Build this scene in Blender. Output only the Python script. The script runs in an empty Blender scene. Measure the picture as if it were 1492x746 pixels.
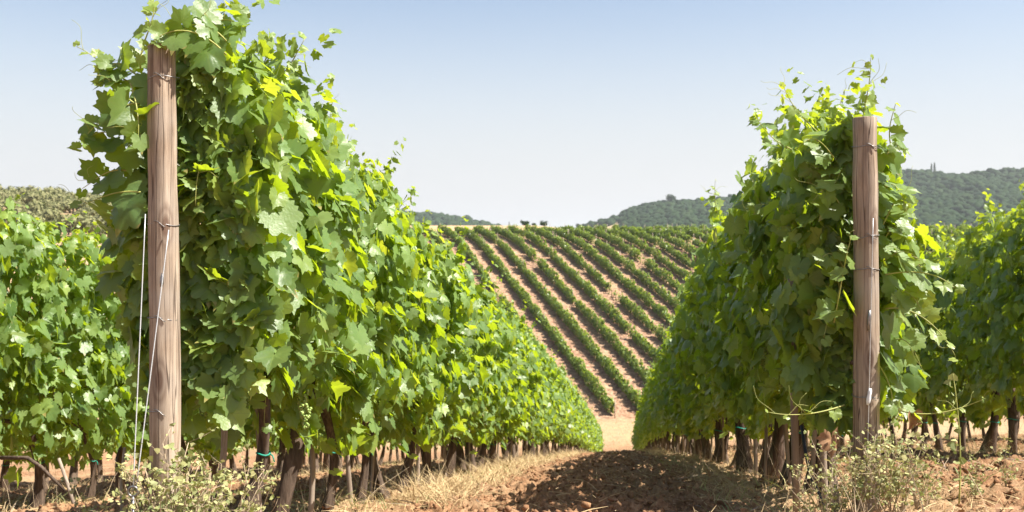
import bpy, math, random
import numpy as np
from mathutils import Vector, Matrix

# ------------------------------------------------------------------ camera, sky, sun, exposure
scene = bpy.context.scene
COL = scene.collection
R = math.radians
cam_d = bpy.data.cameras.new('camera')
cam = bpy.data.objects.new('camera', cam_d)
COL.objects.link(cam)
cam.location = (0, 0, 0)
cam.rotation_euler = (R(90), 0, 0)
cam_d.lens = 35.0
cam_d.sensor_width = 36.0
cam_d.clip_start = 0.05
cam_d.clip_end = 12000
cam_d.dof.use_dof = True
cam_d.dof.focus_distance = 4.9
cam_d.dof.aperture_fstop = 5.0
scene.camera = cam

SUN_AZ, SUN_EL = R(103), R(54)
world = bpy.data.worlds.new('World')
scene.world = world
world.use_nodes = True
wn = world.node_tree
bg = wn.nodes['Background']
sky = wn.nodes.new('ShaderNodeTexSky')
sky.sky_type = 'NISHITA'
sky.sun_disc = False
sky.sun_elevation = SUN_EL
sky.sun_rotation = SUN_AZ
sky.altitude = 0
sky.air_density = 1.0
sky.dust_density = 1.2
sky.ozone_density = 5.0
wn.links.new(sky.outputs['Color'], bg.inputs['Color'])
tintn = wn.nodes.new('ShaderNodeMix'); tintn.data_type = 'RGBA'; tintn.blend_type = 'MULTIPLY'; tintn.inputs[0].default_value = 1
tintn.inputs[7].default_value = (1.05, .885, .75, 1)
wn.links.new(sky.outputs['Color'], tintn.inputs[6]); 
# summer haze band: the sky whitens smoothly towards the horizon all the way round
wtc = wn.nodes.new('ShaderNodeTexCoord'); wsep = wn.nodes.new('ShaderNodeSeparateXYZ'); wn.links.new(wtc.outputs['Generated'], wsep.inputs[0])
wmr = wn.nodes.new('ShaderNodeMapRange'); wmr.interpolation_type = 'SMOOTHSTEP'
wmr.inputs[1].default_value = .31; wmr.inputs[2].default_value = .03; wmr.inputs[3].default_value = 0; wmr.inputs[4].default_value = 1
wn.links.new(wsep.outputs[2], wmr.inputs[0])
wmx = wn.nodes.new('ShaderNodeMix'); wmx.data_type = 'RGBA'
wn.links.new(wmr.outputs[0], wmx.inputs[0]); wn.links.new(tintn.outputs[2], wmx.inputs[6]); wmx.inputs[7].default_value = (3.52, 3.56, 3.62, 1)
wn.links.new(wmx.outputs[2], bg.inputs['Color'])
bg.inputs['Strength'].default_value = 0.0895
sun_d = bpy.data.lights.new('sun', 'SUN')
sun = bpy.data.objects.new('sun', sun_d)
COL.objects.link(sun)
sun_d.energy = 5.0
sun_d.angle = R(0.53)
sun_d.color = (1.0, 0.95, 0.86)
S = Vector((math.sin(SUN_AZ)*math.cos(SUN_EL), math.cos(SUN_AZ)*math.cos(SUN_EL), math.sin(SUN_EL)))
sun.rotation_euler = (-S).to_track_quat('-Z', 'Y').to_euler()
sun.location = (30, -10, 60)
scene.view_settings.view_transform = 'Standard'
scene.view_settings.look = 'None'
scene.view_settings.exposure = 1.38
scene.view_settings.gamma = 1.0
scene.view_settings.use_curve_mapping = False
scene.cycles.max_bounces = 8
scene.cycles.transmission_bounces = 6
scene.cycles.volume_bounces = 0

RNG = np.random.default_rng(7)
random.seed(7)
# ------------------------------------------------------------------ helpers
def link(o, parent=None):
    COL.objects.link(o)
    if parent is not None:
        o.parent = parent
    return o

def tag(o, label=None, cat=None, group=None, kind=None):
    if label: o['label'] = label
    if cat: o['category'] = cat
    if group: o['group'] = group
    if kind: o['kind'] = kind
    return o

def empty(name, loc, rz=0.0):
    o = bpy.data.objects.new(name, None)
    o.empty_display_size = 0.1
    o.location = loc
    o.rotation_euler = (0, 0, rz)
    return link(o)

def np_mesh(name, V, loops, totals, smooth=False, attrs=None):
    """mesh from flat numpy arrays; attrs: name -> (type, array) on points"""
    me = bpy.data.meshes.new(name)
    V = np.asarray(V, dtype=np.float32)
    loops = np.asarray(loops, dtype=np.int32).ravel()
    totals = np.asarray(totals, dtype=np.int32)
    me.vertices.add(len(V)); me.vertices.foreach_set('co', V.ravel())
    me.loops.add(len(loops)); me.loops.foreach_set('vertex_index', loops)
    me.polygons.add(len(totals))
    st = np.zeros(len(totals), dtype=np.int32); st[1:] = np.cumsum(totals)[:-1]
    me.polygons.foreach_set('loop_start', st)
    try:
        me.polygons.foreach_set('loop_total', totals)
    except Exception:
        pass
    if smooth:
        me.polygons.foreach_set('use_smooth', np.ones(len(totals), dtype=bool))
    if attrs:
        for k, (t, a) in attrs.items():
            at = me.attributes.new(k, t, 'POINT')
            at.data.foreach_set('vector' if t == 'FLOAT_VECTOR' else ('value' if t == 'FLOAT' else 'color'), np.asarray(a, dtype=np.float32).ravel())
    me.update(calc_edges=True)
    me.validate()
    return me

class MB:
    """small mesh collector"""
    def __init__(self):
        self.v = []; self.f = []; self.n = 0
    def add(self, V, F):
        V = np.asarray(V, dtype=float)
        self.v.append(V)
        for f in F:
            self.f.append([i + self.n for i in f])
        self.n += len(V)
    def tube(self, pts, rad, sides=8, caps=True, rfun=None):
        P = np.asarray(pts, dtype=float); n = len(P)
        if np.isscalar(rad): rad = [rad]*n
        T = np.gradient(P, axis=0); T /= np.linalg.norm(T, axis=1)[:, None] + 1e-12
        ref = np.array([1.0, 0, 0]) if abs(T[0][0]) < .8 else np.array([0, 1.0, 0])
        V = []
        for i in range(n):
            a = np.cross(T[i], ref); a /= np.linalg.norm(a) + 1e-12
            b = np.cross(T[i], a)
            ref = -np.cross(T[i], a) if False else np.cross(a, T[i]); ref = ref/np.linalg.norm(ref)
            for k in range(sides):
                t = 2*math.pi*k/sides
                r = rad[i]*(rfun(i, k, t) if rfun else 1)
                V.append(P[i] + r*(math.cos(t)*a + math.sin(t)*b))
        F = []
        for i in range(n-1):
            for k in range(sides):
                k2 = (k+1) % sides
                F.append([i*sides+k, i*sides+k2, (i+1)*sides+k2, (i+1)*sides+k])
        if caps:
            F.append(list(range(sides))[::-1]); F.append([(n-1)*sides+k for k in range(sides)])
        self.add(V, F)
    def mesh(self, name, mat, smooth=True):
        V = np.concatenate(self.v); tot = [len(f) for f in self.f]
        me = np_mesh(name, V, [i for f in self.f for i in f], tot, smooth)
        if mat: me.materials.append(mat)
        return me
    def obj(self, name, mat, parent=None, smooth=True):
        return link(bpy.data.objects.new(name, self.mesh(name, mat, smooth)), parent)

def mobj(name, me, parent=None):
    return link(bpy.data.objects.new(name, me), parent)

def vnoise(seed, x, y, z=None):
    """smooth value noise (numpy)"""
    x = np.asarray(x, dtype=float); y = np.asarray(y, dtype=float)
    z = np.zeros_like(x) if z is None else np.asarray(z, dtype=float)
    def h(i, j, k):
        n = (i*374761393 + j*668265263 + k*2147483647 + seed*1274126177) & 0xFFFFFFFF
        n = ((n ^ (n >> 13))*1274126177) & 0xFFFFFFFF
        n = (n ^ (n >> 16)) & 0xFFFFFFFF
        return n/4294967295.0
    xi = np.floor(x).astype(np.int64); yi = np.floor(y).astype(np.int64); zi = np.floor(z).astype(np.int64)
    fx = x-xi; fy = y-yi; fz = z-zi
    fx = fx*fx*(3-2*fx); fy = fy*fy*(3-2*fy); fz = fz*fz*(3-2*fz)
    out = 0
    flat = not np.any(fz)
    for dz in ((0,) if flat else (0, 1)):
        wz = 1 if flat else (fz if dz else 1-fz)
        a = h(xi, yi, zi+dz); b = h(xi+1, yi, zi+dz); c = h(xi, yi+1, zi+dz); d = h(xi+1, yi+1, zi+dz)
        out = out + wz*((a*(1-fx)+b*fx)*(1-fy) + (c*(1-fx)+d*fx)*fy)
    return out*2-1

def sstep(a, b, x):
    t = np.clip((x-a)/(b-a), 0, 1)
    return t*t*(3-2*t)

# ------------------------------------------------------------------ materials
def mat(name):
    m = bpy.data.materials.new(name); m.use_nodes = True
    nt = m.node_tree
    return m, nt, nt.nodes['Principled BSDF'], nt.nodes['Material Output']

def N(nt, t, **kw):
    n = nt.nodes.new(t)
    for k, v in kw.items(): setattr(n, k, v)
    return n

def math_n(nt, op, a, b=None, c=None):
    n = N(nt, 'ShaderNodeMath', operation=op)
    for i, s in enumerate((a, b, c)):
        if s is None: continue
        if isinstance(s, (int, float)): n.inputs[i].default_value = s
        else: nt.links.new(s, n.inputs[i])
    return n.outputs[0]

def mix_c(nt, fac, a, b, mode='MIX'):
    n = N(nt, 'ShaderNodeMix', data_type='RGBA', blend_type=mode)
    for i, s in ((0, fac), (6, a), (7, b)):
        if isinstance(s, (int, float)): n.inputs[i].default_value = s
        elif isinstance(s, tuple): n.inputs[i].default_value = (*s, 1)
        else: nt.links.new(s, n.inputs[i])
    return n.outputs[2]

def ramp(nt, fac, stops):
    n = N(nt, 'ShaderNodeValToRGB')
    cr = n.color_ramp
    while len(cr.elements) < len(stops): cr.elements.new(0.5)
    for e, (p, c) in zip(cr.elements, stops):
        e.position = p; e.color = (*c, 1) if len(c) == 3 else c
    nt.links.new(fac, n.inputs[0])
    return n.outputs[0]

def noise(nt, scale, detail=4, rough=.6, coord=None, w=None):
    n = N(nt, 'ShaderNodeTexNoise')
    n.inputs['Scale'].default_value = scale; n.inputs['Detail'].default_value = detail; n.inputs['Roughness'].default_value = rough
    if coord is not None: nt.links.new(coord, n.inputs['Vector'])
    return n.outputs['Fac']

def tint_attr(nt):
    a = N(nt, 'ShaderNodeAttribute', attribute_name='tint')
    s = N(nt, 'ShaderNodeSeparateColor')
    nt.links.new(a.outputs['Color'], s.inputs[0])
    return s.outputs

def leaf_material(name, dark, mid, young, trans, trans_young, fac=.42, rough=.42, veins=True, spec=.5):
    m, nt, p, out = mat(name)
    r, g, b = tint_attr(nt)
    col = mix_c(nt, r, dark, mid)
    col = mix_c(nt, g, col, young)
    tcol = mix_c(nt, g, trans, trans_young)
    # blotches: small age spots and dust, part of the leaf
    geo = N(nt, 'ShaderNodeNewGeometry')
    obj = N(nt, 'ShaderNodeTexCoord')
    nz = noise(nt, 38, 3, .6, obj.outputs['Object'])
    col = mix_c(nt, math_n(nt, 'MULTIPLY', nz, .55), col, mix_c(nt, .5, col, tuple(c*1.9 for c in mid)))
    if veins:
        a = N(nt, 'ShaderNodeAttribute', attribute_name='leafpos')
        s = N(nt, 'ShaderNodeSeparateXYZ'); nt.links.new(a.outputs['Vector'], s.inputs[0])
        x, y = s.outputs[0], s.outputs[1]
        ang = math_n(nt, 'ABSOLUTE', math_n(nt, 'ARCTAN2', x, y))
        rad = math_n(nt, 'SQRT', math_n(nt, 'ADD', math_n(nt, 'MULTIPLY', x, x), math_n(nt, 'MULTIPLY', y, y)))
        d = math_n(nt, 'MINIMUM', ang, math_n(nt, 'MINIMUM', math_n(nt, 'ABSOLUTE', math_n(nt, 'SUBTRACT', ang, .92)), math_n(nt, 'ABSOLUTE', math_n(nt, 'SUBTRACT', ang, 1.95))))
        d = math_n(nt, 'MULTIPLY', d, rad)
        v = math_n(nt, 'SUBTRACT', 1, math_n(nt, 'SMOOTH_MIN', math_n(nt, 'DIVIDE', d, .035), 1.0, .3))
        v = math_n(nt, 'MULTIPLY', math_n(nt, 'MAXIMUM', v, 0), .5)
        edge = math_n(nt, 'MULTIPLY', math_n(nt, 'MULTIPLY', math_n(nt, 'GREATER_THAN', b, .80), math_n(nt, 'GREATER_THAN', math_n(nt, 'ADD', rad, math_n(nt, 'MULTIPLY', nz, .55)), 1.10)), .8)
        col = mix_c(nt, edge, col, (.34, .24, .09))
        col = mix_c(nt, v, col, (.22, .30, .08))
        tcol = mix_c(nt, v, tcol, tuple(c*.6 for c in trans))
    under = mix_c(nt, .5, col, (.17, .23, .10))
    col = mix_c(nt, geo.outputs['Backfacing'], col, under)
    nt.links.new(col, p.inputs['Base Color'])
    p.inputs['Roughness'].default_value = rough
    p.inputs['Specular IOR Level'].default_value = spec
    tr = N(nt, 'ShaderNodeBsdfTranslucent'); nt.links.new(tcol, tr.inputs['Color'])
    bump = N(nt, 'ShaderNodeBump'); bump.inputs['Strength'].default_value = .35; bump.inputs['Distance'].default_value = .004
    nt.links.new(noise(nt, 90, 2, .5, obj.outputs['Object']), bump.inputs['Height'])
    nt.links.new(bump.outputs[0], p.inputs['Normal'])
    mx = N(nt, 'ShaderNodeMixShader'); mx.inputs[0].default_value = fac
    nt.links.new(p.outputs[0], mx.inputs[1]); nt.links.new(tr.outputs[0], mx.inputs[2])
    nt.links.new(mx.outputs[0], out.inputs['Surface'])
    return m

M = {}
M['leaf'] = leaf_material('vine_leaf', (.043, .094, .030), (.138, .222, .070), (.28, .36, .075), (.43, .58, .010), (.62, .66, .04), fac=.45)
M['leaf_far'] = leaf_material('hillside_leaf', (.065, .115, .024), (.165, .235, .050), (.26, .31, .07), (.28, .40, .02), (.38, .46, .04), fac=.40, veins=False)
M['weed_leaf'] = leaf_material('weed_leaf', (.16, .20, .06), (.30, .32, .12), (.52, .45, .22), (.25, .30, .06), (.45, .38, .15), fac=.3, veins=False, rough=.7)
M['olive_leaf'] = leaf_material('olive_leaf', (.105, .115, .045), (.20, .20, .085), (.28, .25, .13), (.10, .14, .03), (.16, .18, .06), fac=.2, veins=False, rough=.7, spec=.2)
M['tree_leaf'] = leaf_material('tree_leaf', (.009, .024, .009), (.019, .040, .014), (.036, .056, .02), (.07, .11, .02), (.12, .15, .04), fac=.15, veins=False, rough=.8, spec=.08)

def simple_mat(name, c1, c2, scale=20, rough=.8, stretch=None, bump=0.0, bdist=.01, spec=.3, metallic=0.0, c3=None):
    m, nt, p, out = mat(name)
    tc = N(nt, 'ShaderNodeTexCoord')
    co = tc.outputs['Object']
    if stretch:
        mp = N(nt, 'ShaderNodeMapping'); mp.inputs['Scale'].default_value = stretch
        nt.links.new(co, mp.inputs[0]); co = mp.outputs[0]
    f = noise(nt, scale, 6, .65, co)
    st = [(.3, c1), (.7, c2)]
    if c3: st = [(.28, c1), (.55, c2), (.75, c3)]
    nt.links.new(ramp(nt, f, st), p.inputs['Base Color'])
    p.inputs['Roughness'].default_value = rough
    p.inputs['Specular IOR Level'].default_value = spec
    p.inputs['Metallic'].default_value = metallic
    if bump:
        b = N(nt, 'ShaderNodeBump'); b.inputs['Strength'].default_value = bump; b.inputs['Distance'].default_value = bdist
        nt.links.new(f, b.inputs['Height']); nt.links.new(b.outputs[0], p.inputs['Normal'])
    return m

M['bark'] = simple_mat('vine_bark', (.036, .025, .018), (.165, .120, .090), 30, .95, (1, 1, .16), .9, .012, .1)
M['cane'] = simple_mat('green_cane', (.16, .17, .05), (.26, .19, .07), 30, .6, (1, 1, .3), .2, .002)
M['shoot'] = simple_mat('young_shoot', (.28, .32, .08), (.40, .38, .12), 30, .5)
M['stake'] = simple_mat('stake_wood', (.20, .15, .11), (.36, .29, .23), 40, .9, (1, 1, .08), .4, .004)
M['wire'] = simple_mat('steel_wire', (.16, .15, .15), (.32, .31, .30), 60, .4, metallic=.8)
M['cable'] = simple_mat('bright_cable', (.38, .38, .38), (.6, .6, .6), 200, .4, metallic=.3, spec=.6)
M['hose'] = simple_mat('black_hose', (.012, .012, .014), (.03, .03, .035), 20, .45)
M['green_tie'] = simple_mat('green_tie', (.01, .18, .12), (.02, .28, .20), 20, .5)
M['white_plastic'] = simple_mat('white_plastic', (.7, .7, .7), (.82, .82, .82), 20, .5)
M['dry_leaf'] = simple_mat('dry_leaf', (.20, .10, .055), (.38, .22, .115), 30, .8)
M['grape'] = simple_mat('green_grape', (.16, .24, .05), (.28, .36, .09), 60, .35, spec=.5)
M['clod'] = simple_mat('soil_clod', (.14, .068, .036), (.35, .20, .108), 24, .95, None, .6, .02, .05)
M['straw'] = simple_mat('straw', (.36, .25, .12), (.62, .48, .27), 3, .85)
M['dead_stem'] = simple_mat('dead_stem', (.25, .18, .11), (.50, .40, .27), 18, .85)
M['trunk'] = simple_mat('tree_trunk', (.08, .06, .045), (.16, .12, .09), 3, .95, (1, 1, .3), .5, .05)
M['dry_grass'] = simple_mat('dry_hill_grass', (.36, .26, .13), (.52, .40, .22), .4, .95)

def post_material():
    m, nt, p, out = mat('post_wood')
    tc = N(nt, 'ShaderNodeTexCoord')
    mp = N(nt, 'ShaderNodeMapping'); mp.inputs['Scale'].default_value = (1, 1, .06)
    nt.links.new(tc.outputs['Object'], mp.inputs[0])
    # distort the grain round knots
    f1 = noise(nt, 26, 8, .7, mp.outputs[0])
    f2 = noise(nt, 3.2, 3, .5, tc.outputs['Object'])
    mp2 = N(nt, 'ShaderNodeMapping'); mp2.inputs['Scale'].default_value = (1, 1, .03)
    nt.links.new(tc.outputs['Object'], mp2.inputs[0])
    f3 = noise(nt, 34, 1, .5, mp2.outputs[0])
    col = ramp(nt, f1, [(.34, (.13, .092, .064)), (.5, (.285, .212, .152)), (.66, (.50, .41, .315))])
    col = mix_c(nt, ramp(nt, f2, [(.45, (0, 0, 0)), (.65, (.75, .75, .75))]), col, (.34, .29, .24))
    crack = ramp(nt, f3, [(.478, (0, 0, 0)), (.494, (1, 1, 1)), (.506, (1, 1, 1)), (.522, (0, 0, 0))])
    col = mix_c(nt, math_n(nt, 'MULTIPLY', crack, .75), col, (.05, .032, .022))
    # knots
    vo = N(nt, 'ShaderNodeTexVoronoi'); vo.inputs['Scale'].default_value = 1.0
    mp3 = N(nt, 'ShaderNodeMapping'); mp3.inputs['Scale'].default_value = (7, 7, 2.6); mp3.inputs['Location'].default_value = (.3, .1, .37)
    nt.links.new(tc.outputs['Object'], mp3.inputs[0]); nt.links.new(mp3.outputs[0], vo.inputs['Vector'])
    kn = ramp(nt, vo.outputs['Distance'], [(.10, (.85, .85, .85)), (.17, (.2, .2, .2)), (.22, (.5, .5, .5)), (.30, (0, 0, 0))])
    col = mix_c(nt, kn, col, (.11, .065, .045))
    nt.links.new(col, p.inputs['Base Color'])
    p.inputs['Roughness'].default_value = .85; p.inputs['Specular IOR Level'].default_value = .2
    b = N(nt, 'ShaderNodeBump'); b.inputs['Strength'].default_value = .7; b.inputs['Distance'].default_value = .006
    hgt = math_n(nt, 'SUBTRACT', f1, math_n(nt, 'MULTIPLY', crack, .6))
    nt.links.new(hgt, b.inputs['Height']); nt.links.new(b.outputs[0], p.inputs['Normal'])
    return m
M['post'] = post_material()

def soil_material():
    """one soil for the whole sheet: red-brown ploughed earth, paler stony earth on the far hillside, dry grass on the verge"""
    m, nt, p, out = mat('soil')
    geo = N(nt, 'ShaderNodeNewGeometry'); pos = geo.outputs['Position']
    n1 = noise(nt, 1.3, 6, .6, pos); n2 = noise(nt, 14, 6, .7, pos); n3 = noise(nt, 60, 3, .6, pos)
    near = ramp(nt, n2, [(.34, (.13, .062, .032)), (.52, (.27, .146, .076)), (.68, (.42, .262, .148))])
    near = mix_c(nt, ramp(nt, n1, [(.45, (0, 0, 0)), (.65, (.6, .6, .6))]), near, (.30, .20, .115))
    near = mix_c(nt, ramp(nt, n3, [(.6, (0, 0, 0)), (.7, (.5, .5, .5))]), near, (.40, .28, .17))
    f1 = noise(nt, .35, 6, .65, pos); f2 = noise(nt, 2.2, 4, .7, pos)
    far = ramp(nt, f2, [(.36, (.14, .078, .048)), (.5, (.29, .172, .108)), (.64, (.45, .30, .20))])
    far = mix_c(nt, ramp(nt, f1, [(.5, (0, 0, 0)), (.7, (.5, .5, .5))]), far, (.46, .34, .20))
    grass = ramp(nt, noise(nt, .9, 6, .7, pos), [(.3, (.26, .17, .095)), (.5, (.40, .275, .16)), (.66, (.38, .29, .145)), (.8, (.20, .20, .07))])
    a = N(nt, 'ShaderNodeAttribute', attribute_name='zone'); s = N(nt, 'ShaderNodeSeparateColor'); nt.links.new(a.outputs['Color'], s.inputs[0])
    col = mix_c(nt, s.outputs[0], near, far)
    col = mix_c(nt, s.outputs[1], col, grass)
    nt.links.new(col, p.inputs['Base Color'])
    p.inputs['Roughness'].default_value = .95; p.inputs['Specular IOR Level'].default_value = .08
    b = N(nt, 'ShaderNodeBump'); b.inputs['Strength'].default_value = .8; b.inputs['Distance'].default_value = .03
    nt.links.new(noise(nt, 22, 6, .7, pos), b.inputs['Height']); nt.links.new(b.outputs[0], p.inputs['Normal'])
    return m
M['soil'] = soil_material()

# ------------------------------------------------------------------ terrain
SL = 0.1117                                  # the near rows lean this much sideways per metre of depth
ROWDIR = Vector((SL, 1, 0)).normalized()
RZ = -math.atan(SL)
def base_height(X, D):
    X = np.asarray(X, dtype=float); D = np.asarray(D, dtype=float)
    v = X - SL*D
    near = -(.46 + .1705*D + .0004*D*D) + .045*np.clip(v+.38, -9, 12)
    # the ploughed alley is slightly humped, the vine strips too
    e = 74.0
    ze = -(.46 + .1705*e + .0004*e*e) + .045*np.clip(v+.38, -9, 12)*sstep(108, 74, D)
    val = ze + (-17.6+15.16)*np.clip((D-e)/34., 0, 1)
    t = np.clip(D-108, 0, 64)
    hill = -17.6 + .272*t
    t2 = np.clip(D-172, 0, 34)
    hill = hill + .272*(t2 - t2*t2/68.)
    z = np.where(D < e, near, np.where(D < 108, val, hill))
    # dry grass bank over the crest on its left, then the land falls behind
    z = z + 2.5*sstep(206, 226, D)*(1-sstep(4, 26, X-0.0*D))*(1-sstep(240, 330, D))
    z = z - 16*sstep(228, 420, D)
    # olive hill on the left
    az = X/np.maximum(D, 1)
    oh = 18*np.exp(-((D-430)/130.)**2)*sstep(-.20, -.62, az)*sstep(190, 300, D)
    z = z + oh + 26*sstep(200, 330, D)*sstep(-.22, -.46, az)*sstep(900, 500, D)*.50
    return z

def rough(X, D):
    """clods and furrows of the ploughed alleys, in metres"""
    v = X - SL*D
    ph = np.abs(((v+1.98)/3.2 + .5) % 1.0 - .5)*3.2        # distance from the nearest vine row
    alley = sstep(.45, .95, ph)
    f = 1-sstep(22, 45, D)
    z = .055*vnoise(1, X*1.6, D*1.6) + .05*np.abs(vnoise(2, X*5, D*5))*alley
    z = z + (.040*vnoise(3, X*7, D*7)*alley + .036*np.maximum(vnoise(4, X*16, D*16), -.15)*(.25+.75*alley) + .034*np.maximum(vnoise(5, X*34, D*34), -.3) + .010*vnoise(6, X*45, D*45) + RNG.normal(0, .009, X.shape)*(.35+.65*alley)*(1-sstep(9, 14, D)))
    hump = .10*sstep(1.6, .9, ph)*0 + .02*np.exp(-((ph-1.6)/.55)**2)
    return (z + hump - .05)*f
def height(X, D):
    return base_height(X, D) + rough(np.asarray(X, dtype=float), np.asarray(D, dtype=float))
def gz(x, d): return float(height(np.array([x]), np.array([d]))[0])
def gb(x, d): return float(base_height(np.array([x]), np.array([d]))[0])

def grid_axis(segs):
    out = [segs[0][0]]
    for a, b, s in segs:
        n = max(1, int(round((b-a)/s)))
        out += list(a + (b-a)*(np.arange(1, n+1)/n))
    return np.array(out)

def sheet(name, xs, ds, hf, matr, attrs=None, smooth=True):
    X, D = np.meshgrid(xs, ds)
    Z = hf(X, D)
    V = np.stack([X.ravel(), D.ravel(), Z.ravel()], 1)
    nx, nd = len(xs), len(ds)
    i = np.arange(nx*nd).reshape(nd, nx)
    Q = np.stack([i[:-1, :-1], i[:-1, 1:], i[1:, 1:], i[1:, :-1]], -1).reshape(-1, 4)
    at = attrs(X.ravel(), D.ravel()) if attrs else None
    me = np_mesh(name, V, Q, np.full(len(Q), 4), smooth, at)
    me.materials.append(matr)
    return mobj(name, me)

def zones(X, D):
    far = sstep(95, 112, D)
    g = sstep(78, 90, D)*(1-sstep(103, 109, D))*.85 + sstep(206, 214, D)
    v = X - SL*D
    ph = np.abs(((v+1.98)/3.2 + .5) % 1.0 - .5)*3.2
    g = np.maximum(g, sstep(2, -14, X-(11-.235*(D-108)-3.54*4.5))*sstep(100, 112, D)*.9)
    g = np.maximum(g, (1-sstep(.3, .75, ph))*.55*(1-sstep(70, 80, D)))
    c = np.zeros((len(X), 4)); c[:, 0] = far; c[:, 1] = np.clip(g, 0, 1); c[:, 3] = 1
    return {'zone': ('FLOAT_COLOR', c)}

xs = grid_axis([(-6000, -700, 400), (-700, -260, 40), (-260, -60, 10), (-60, -12, 2), (-12, -6, .12), (-6, 7, .022), (7, 14, .12), (14, 60, 2), (60, 260, 10), (260, 700, 40), (700, 6000, 400)])
ds = grid_axis([(-60, -4, 4), (-4, 2, .4), (2, 3.4, .08), (3.4, 10, .022), (10, 18, .06), (18, 34, .14), (34, 80, .8), (80, 240, 2), (240, 700, 15), (700, 1600, 60), (1600, 9000, 600)])
ground = sheet('ground', xs, ds, height, M['soil'], zones)
tag(ground, kind='structure')

# ------------------------------------------------------------------ leaves
def leaf_outline(n):
    """five-lobed toothed vine leaf: polar outline from the petiole joint, main lobe towards +y"""
    lobes = [(0, 1.0, .36), (.92, .92, .34), (-.92, .92, .34), (1.95, .78, .50), (-1.95, .78, .50)]
    th = np.linspace(-2.95, 2.95, n)
    r = np.full(n, .70)
    for a, L, w in lobes:
        r = np.maximum(r, L*np.exp(-((th-a)/w)**2*.75))
    r *= np.where(np.abs(th) > 2.6, 1-(np.abs(th)-2.6)*1.3, 1)
    if n > 20:
        r *= 1 + .075*np.where(np.arange(n) % 2 == 0, 1, -1)
        r[n//2] = 1.08
    return np.stack([np.sin(th)*r, np.cos(th)*r], 1)

def leaf_template(lod):
    if lod == 0:
        o = leaf_outline(33); n = len(o)
        V = np.concatenate([[[0, 0]], o*.52, o]); F = []
        for i in range(n-1):
            F.append([0, 1+i+1, 1+i]); F.append([1+i, 1+i+1, 1+n+i+1, 1+n+i])
    elif lod == 1:
        o = leaf_outline(11); n = len(o)
        V = np.concatenate([[[0, .12]], o]); F = [[0, 1+i+1, 1+i] for i in range(n-1)]
    else:
        V = np.array([[0, -.25], [-.72, -.25], [-.62, .45], [0, 1.0], [.62, .45], [.72, -.25], [0, .2]])
        F = [[6, 2, 1, 0], [6, 3, 2], [6, 4, 3], [6, 0, 5, 4]]
    return V, F
TEMPL = {k: leaf_template(k) for k in (0, 1, 2)}

def orthobasis(Nr, Tp):
    Nr = Nr/np.linalg.norm(Nr, axis=1)[:, None]
    Tp = Tp - (Tp*Nr).sum(1)[:, None]*Nr
    Tp = Tp/(np.linalg.norm(Tp, axis=1)[:, None]+1e-9)
    return np.cross(Tp, Nr), Tp, Nr

def leaf_arrays(rng, P, Nr, Tp, size, lod, tone, young, curl=1.0):
    T, F = TEMPL[lod]
    n = len(P); k = len(T)
    curl = curl*np.where(rng.random((n, 1)) < .25, 2.2, 1.0)
    ex, ey, ez = orthobasis(Nr, Tp)
    x = T[None, :, 0]*np.ones((n, 1)); y = T[None, :, 1]*np.ones((n, 1))
    wx = rng.uniform(.88, 1.12, (n, 1)); x = x*wx
    r2 = x*x + y*y
    fold = rng.normal(.10, .12, (n, 1))*curl
    droop = rng.normal(-.20, .12, (n, 1))*curl
    cup = rng.normal(-.10, .18, (n, 1))*curl
    ph = rng.uniform(0, 6.28, (n, 1)); am = rng.uniform(.01, .055, (n, 1))*curl
    tw = rng.normal(0, .12, (n, 1))*curl
    z = fold*np.abs(x) + droop*y*np.abs(y)*.6 + cup*x*x + am*np.sin(5*np.arctan2(x, y)+ph)*r2 + tw*x*y
    V = P[:, None, :] + size[:, None, None]*(x[..., None]*ex[:, None, :] + y[..., None]*ey[:, None, :] + z[..., None]*ez[:, None, :])
    V = V.reshape(-1, 3)
    tot = np.array([len(f) for f in F]); fl = np.concatenate([np.array(f) for f in F])
    loops = (fl[None, :] + (np.arange(n)*k)[:, None]).ravel()
    totals = np.tile(tot, n)
    lp = np.stack([T[:, 0], T[:, 1], np.zeros(k)], 1)[None].repeat(n, 0).reshape(-1, 3)
    c = np.ones((n, k, 4)); c[..., 0] = tone[:, None]; c[..., 1] = young[:, None]; c[..., 2] = rng.random((n, 1))
    return V, loops, totals, {'leafpos': ('FLOAT_VECTOR', lp), 'tint': ('FLOAT_COLOR', c.reshape(-1, 4))}

def leaf_mesh(name, parts, matr):
    V = []; L = []; T = []; lp = []; tc = []; off = 0
    for v, l, t, a in parts:
        V.append(v); L.append(l+off); T.append(t); lp.append(a['leafpos'][1]); tc.append(a['tint'][1]); off += len(v)
    me = np_mesh(name, np.concatenate(V), np.concatenate(L), np.concatenate(T), True,
                 {'leafpos': ('FLOAT_VECTOR', np.concatenate(lp)), 'tint': ('FLOAT_COLOR', np.concatenate(tc))})
    me.materials.append(matr)
    return me

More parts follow.
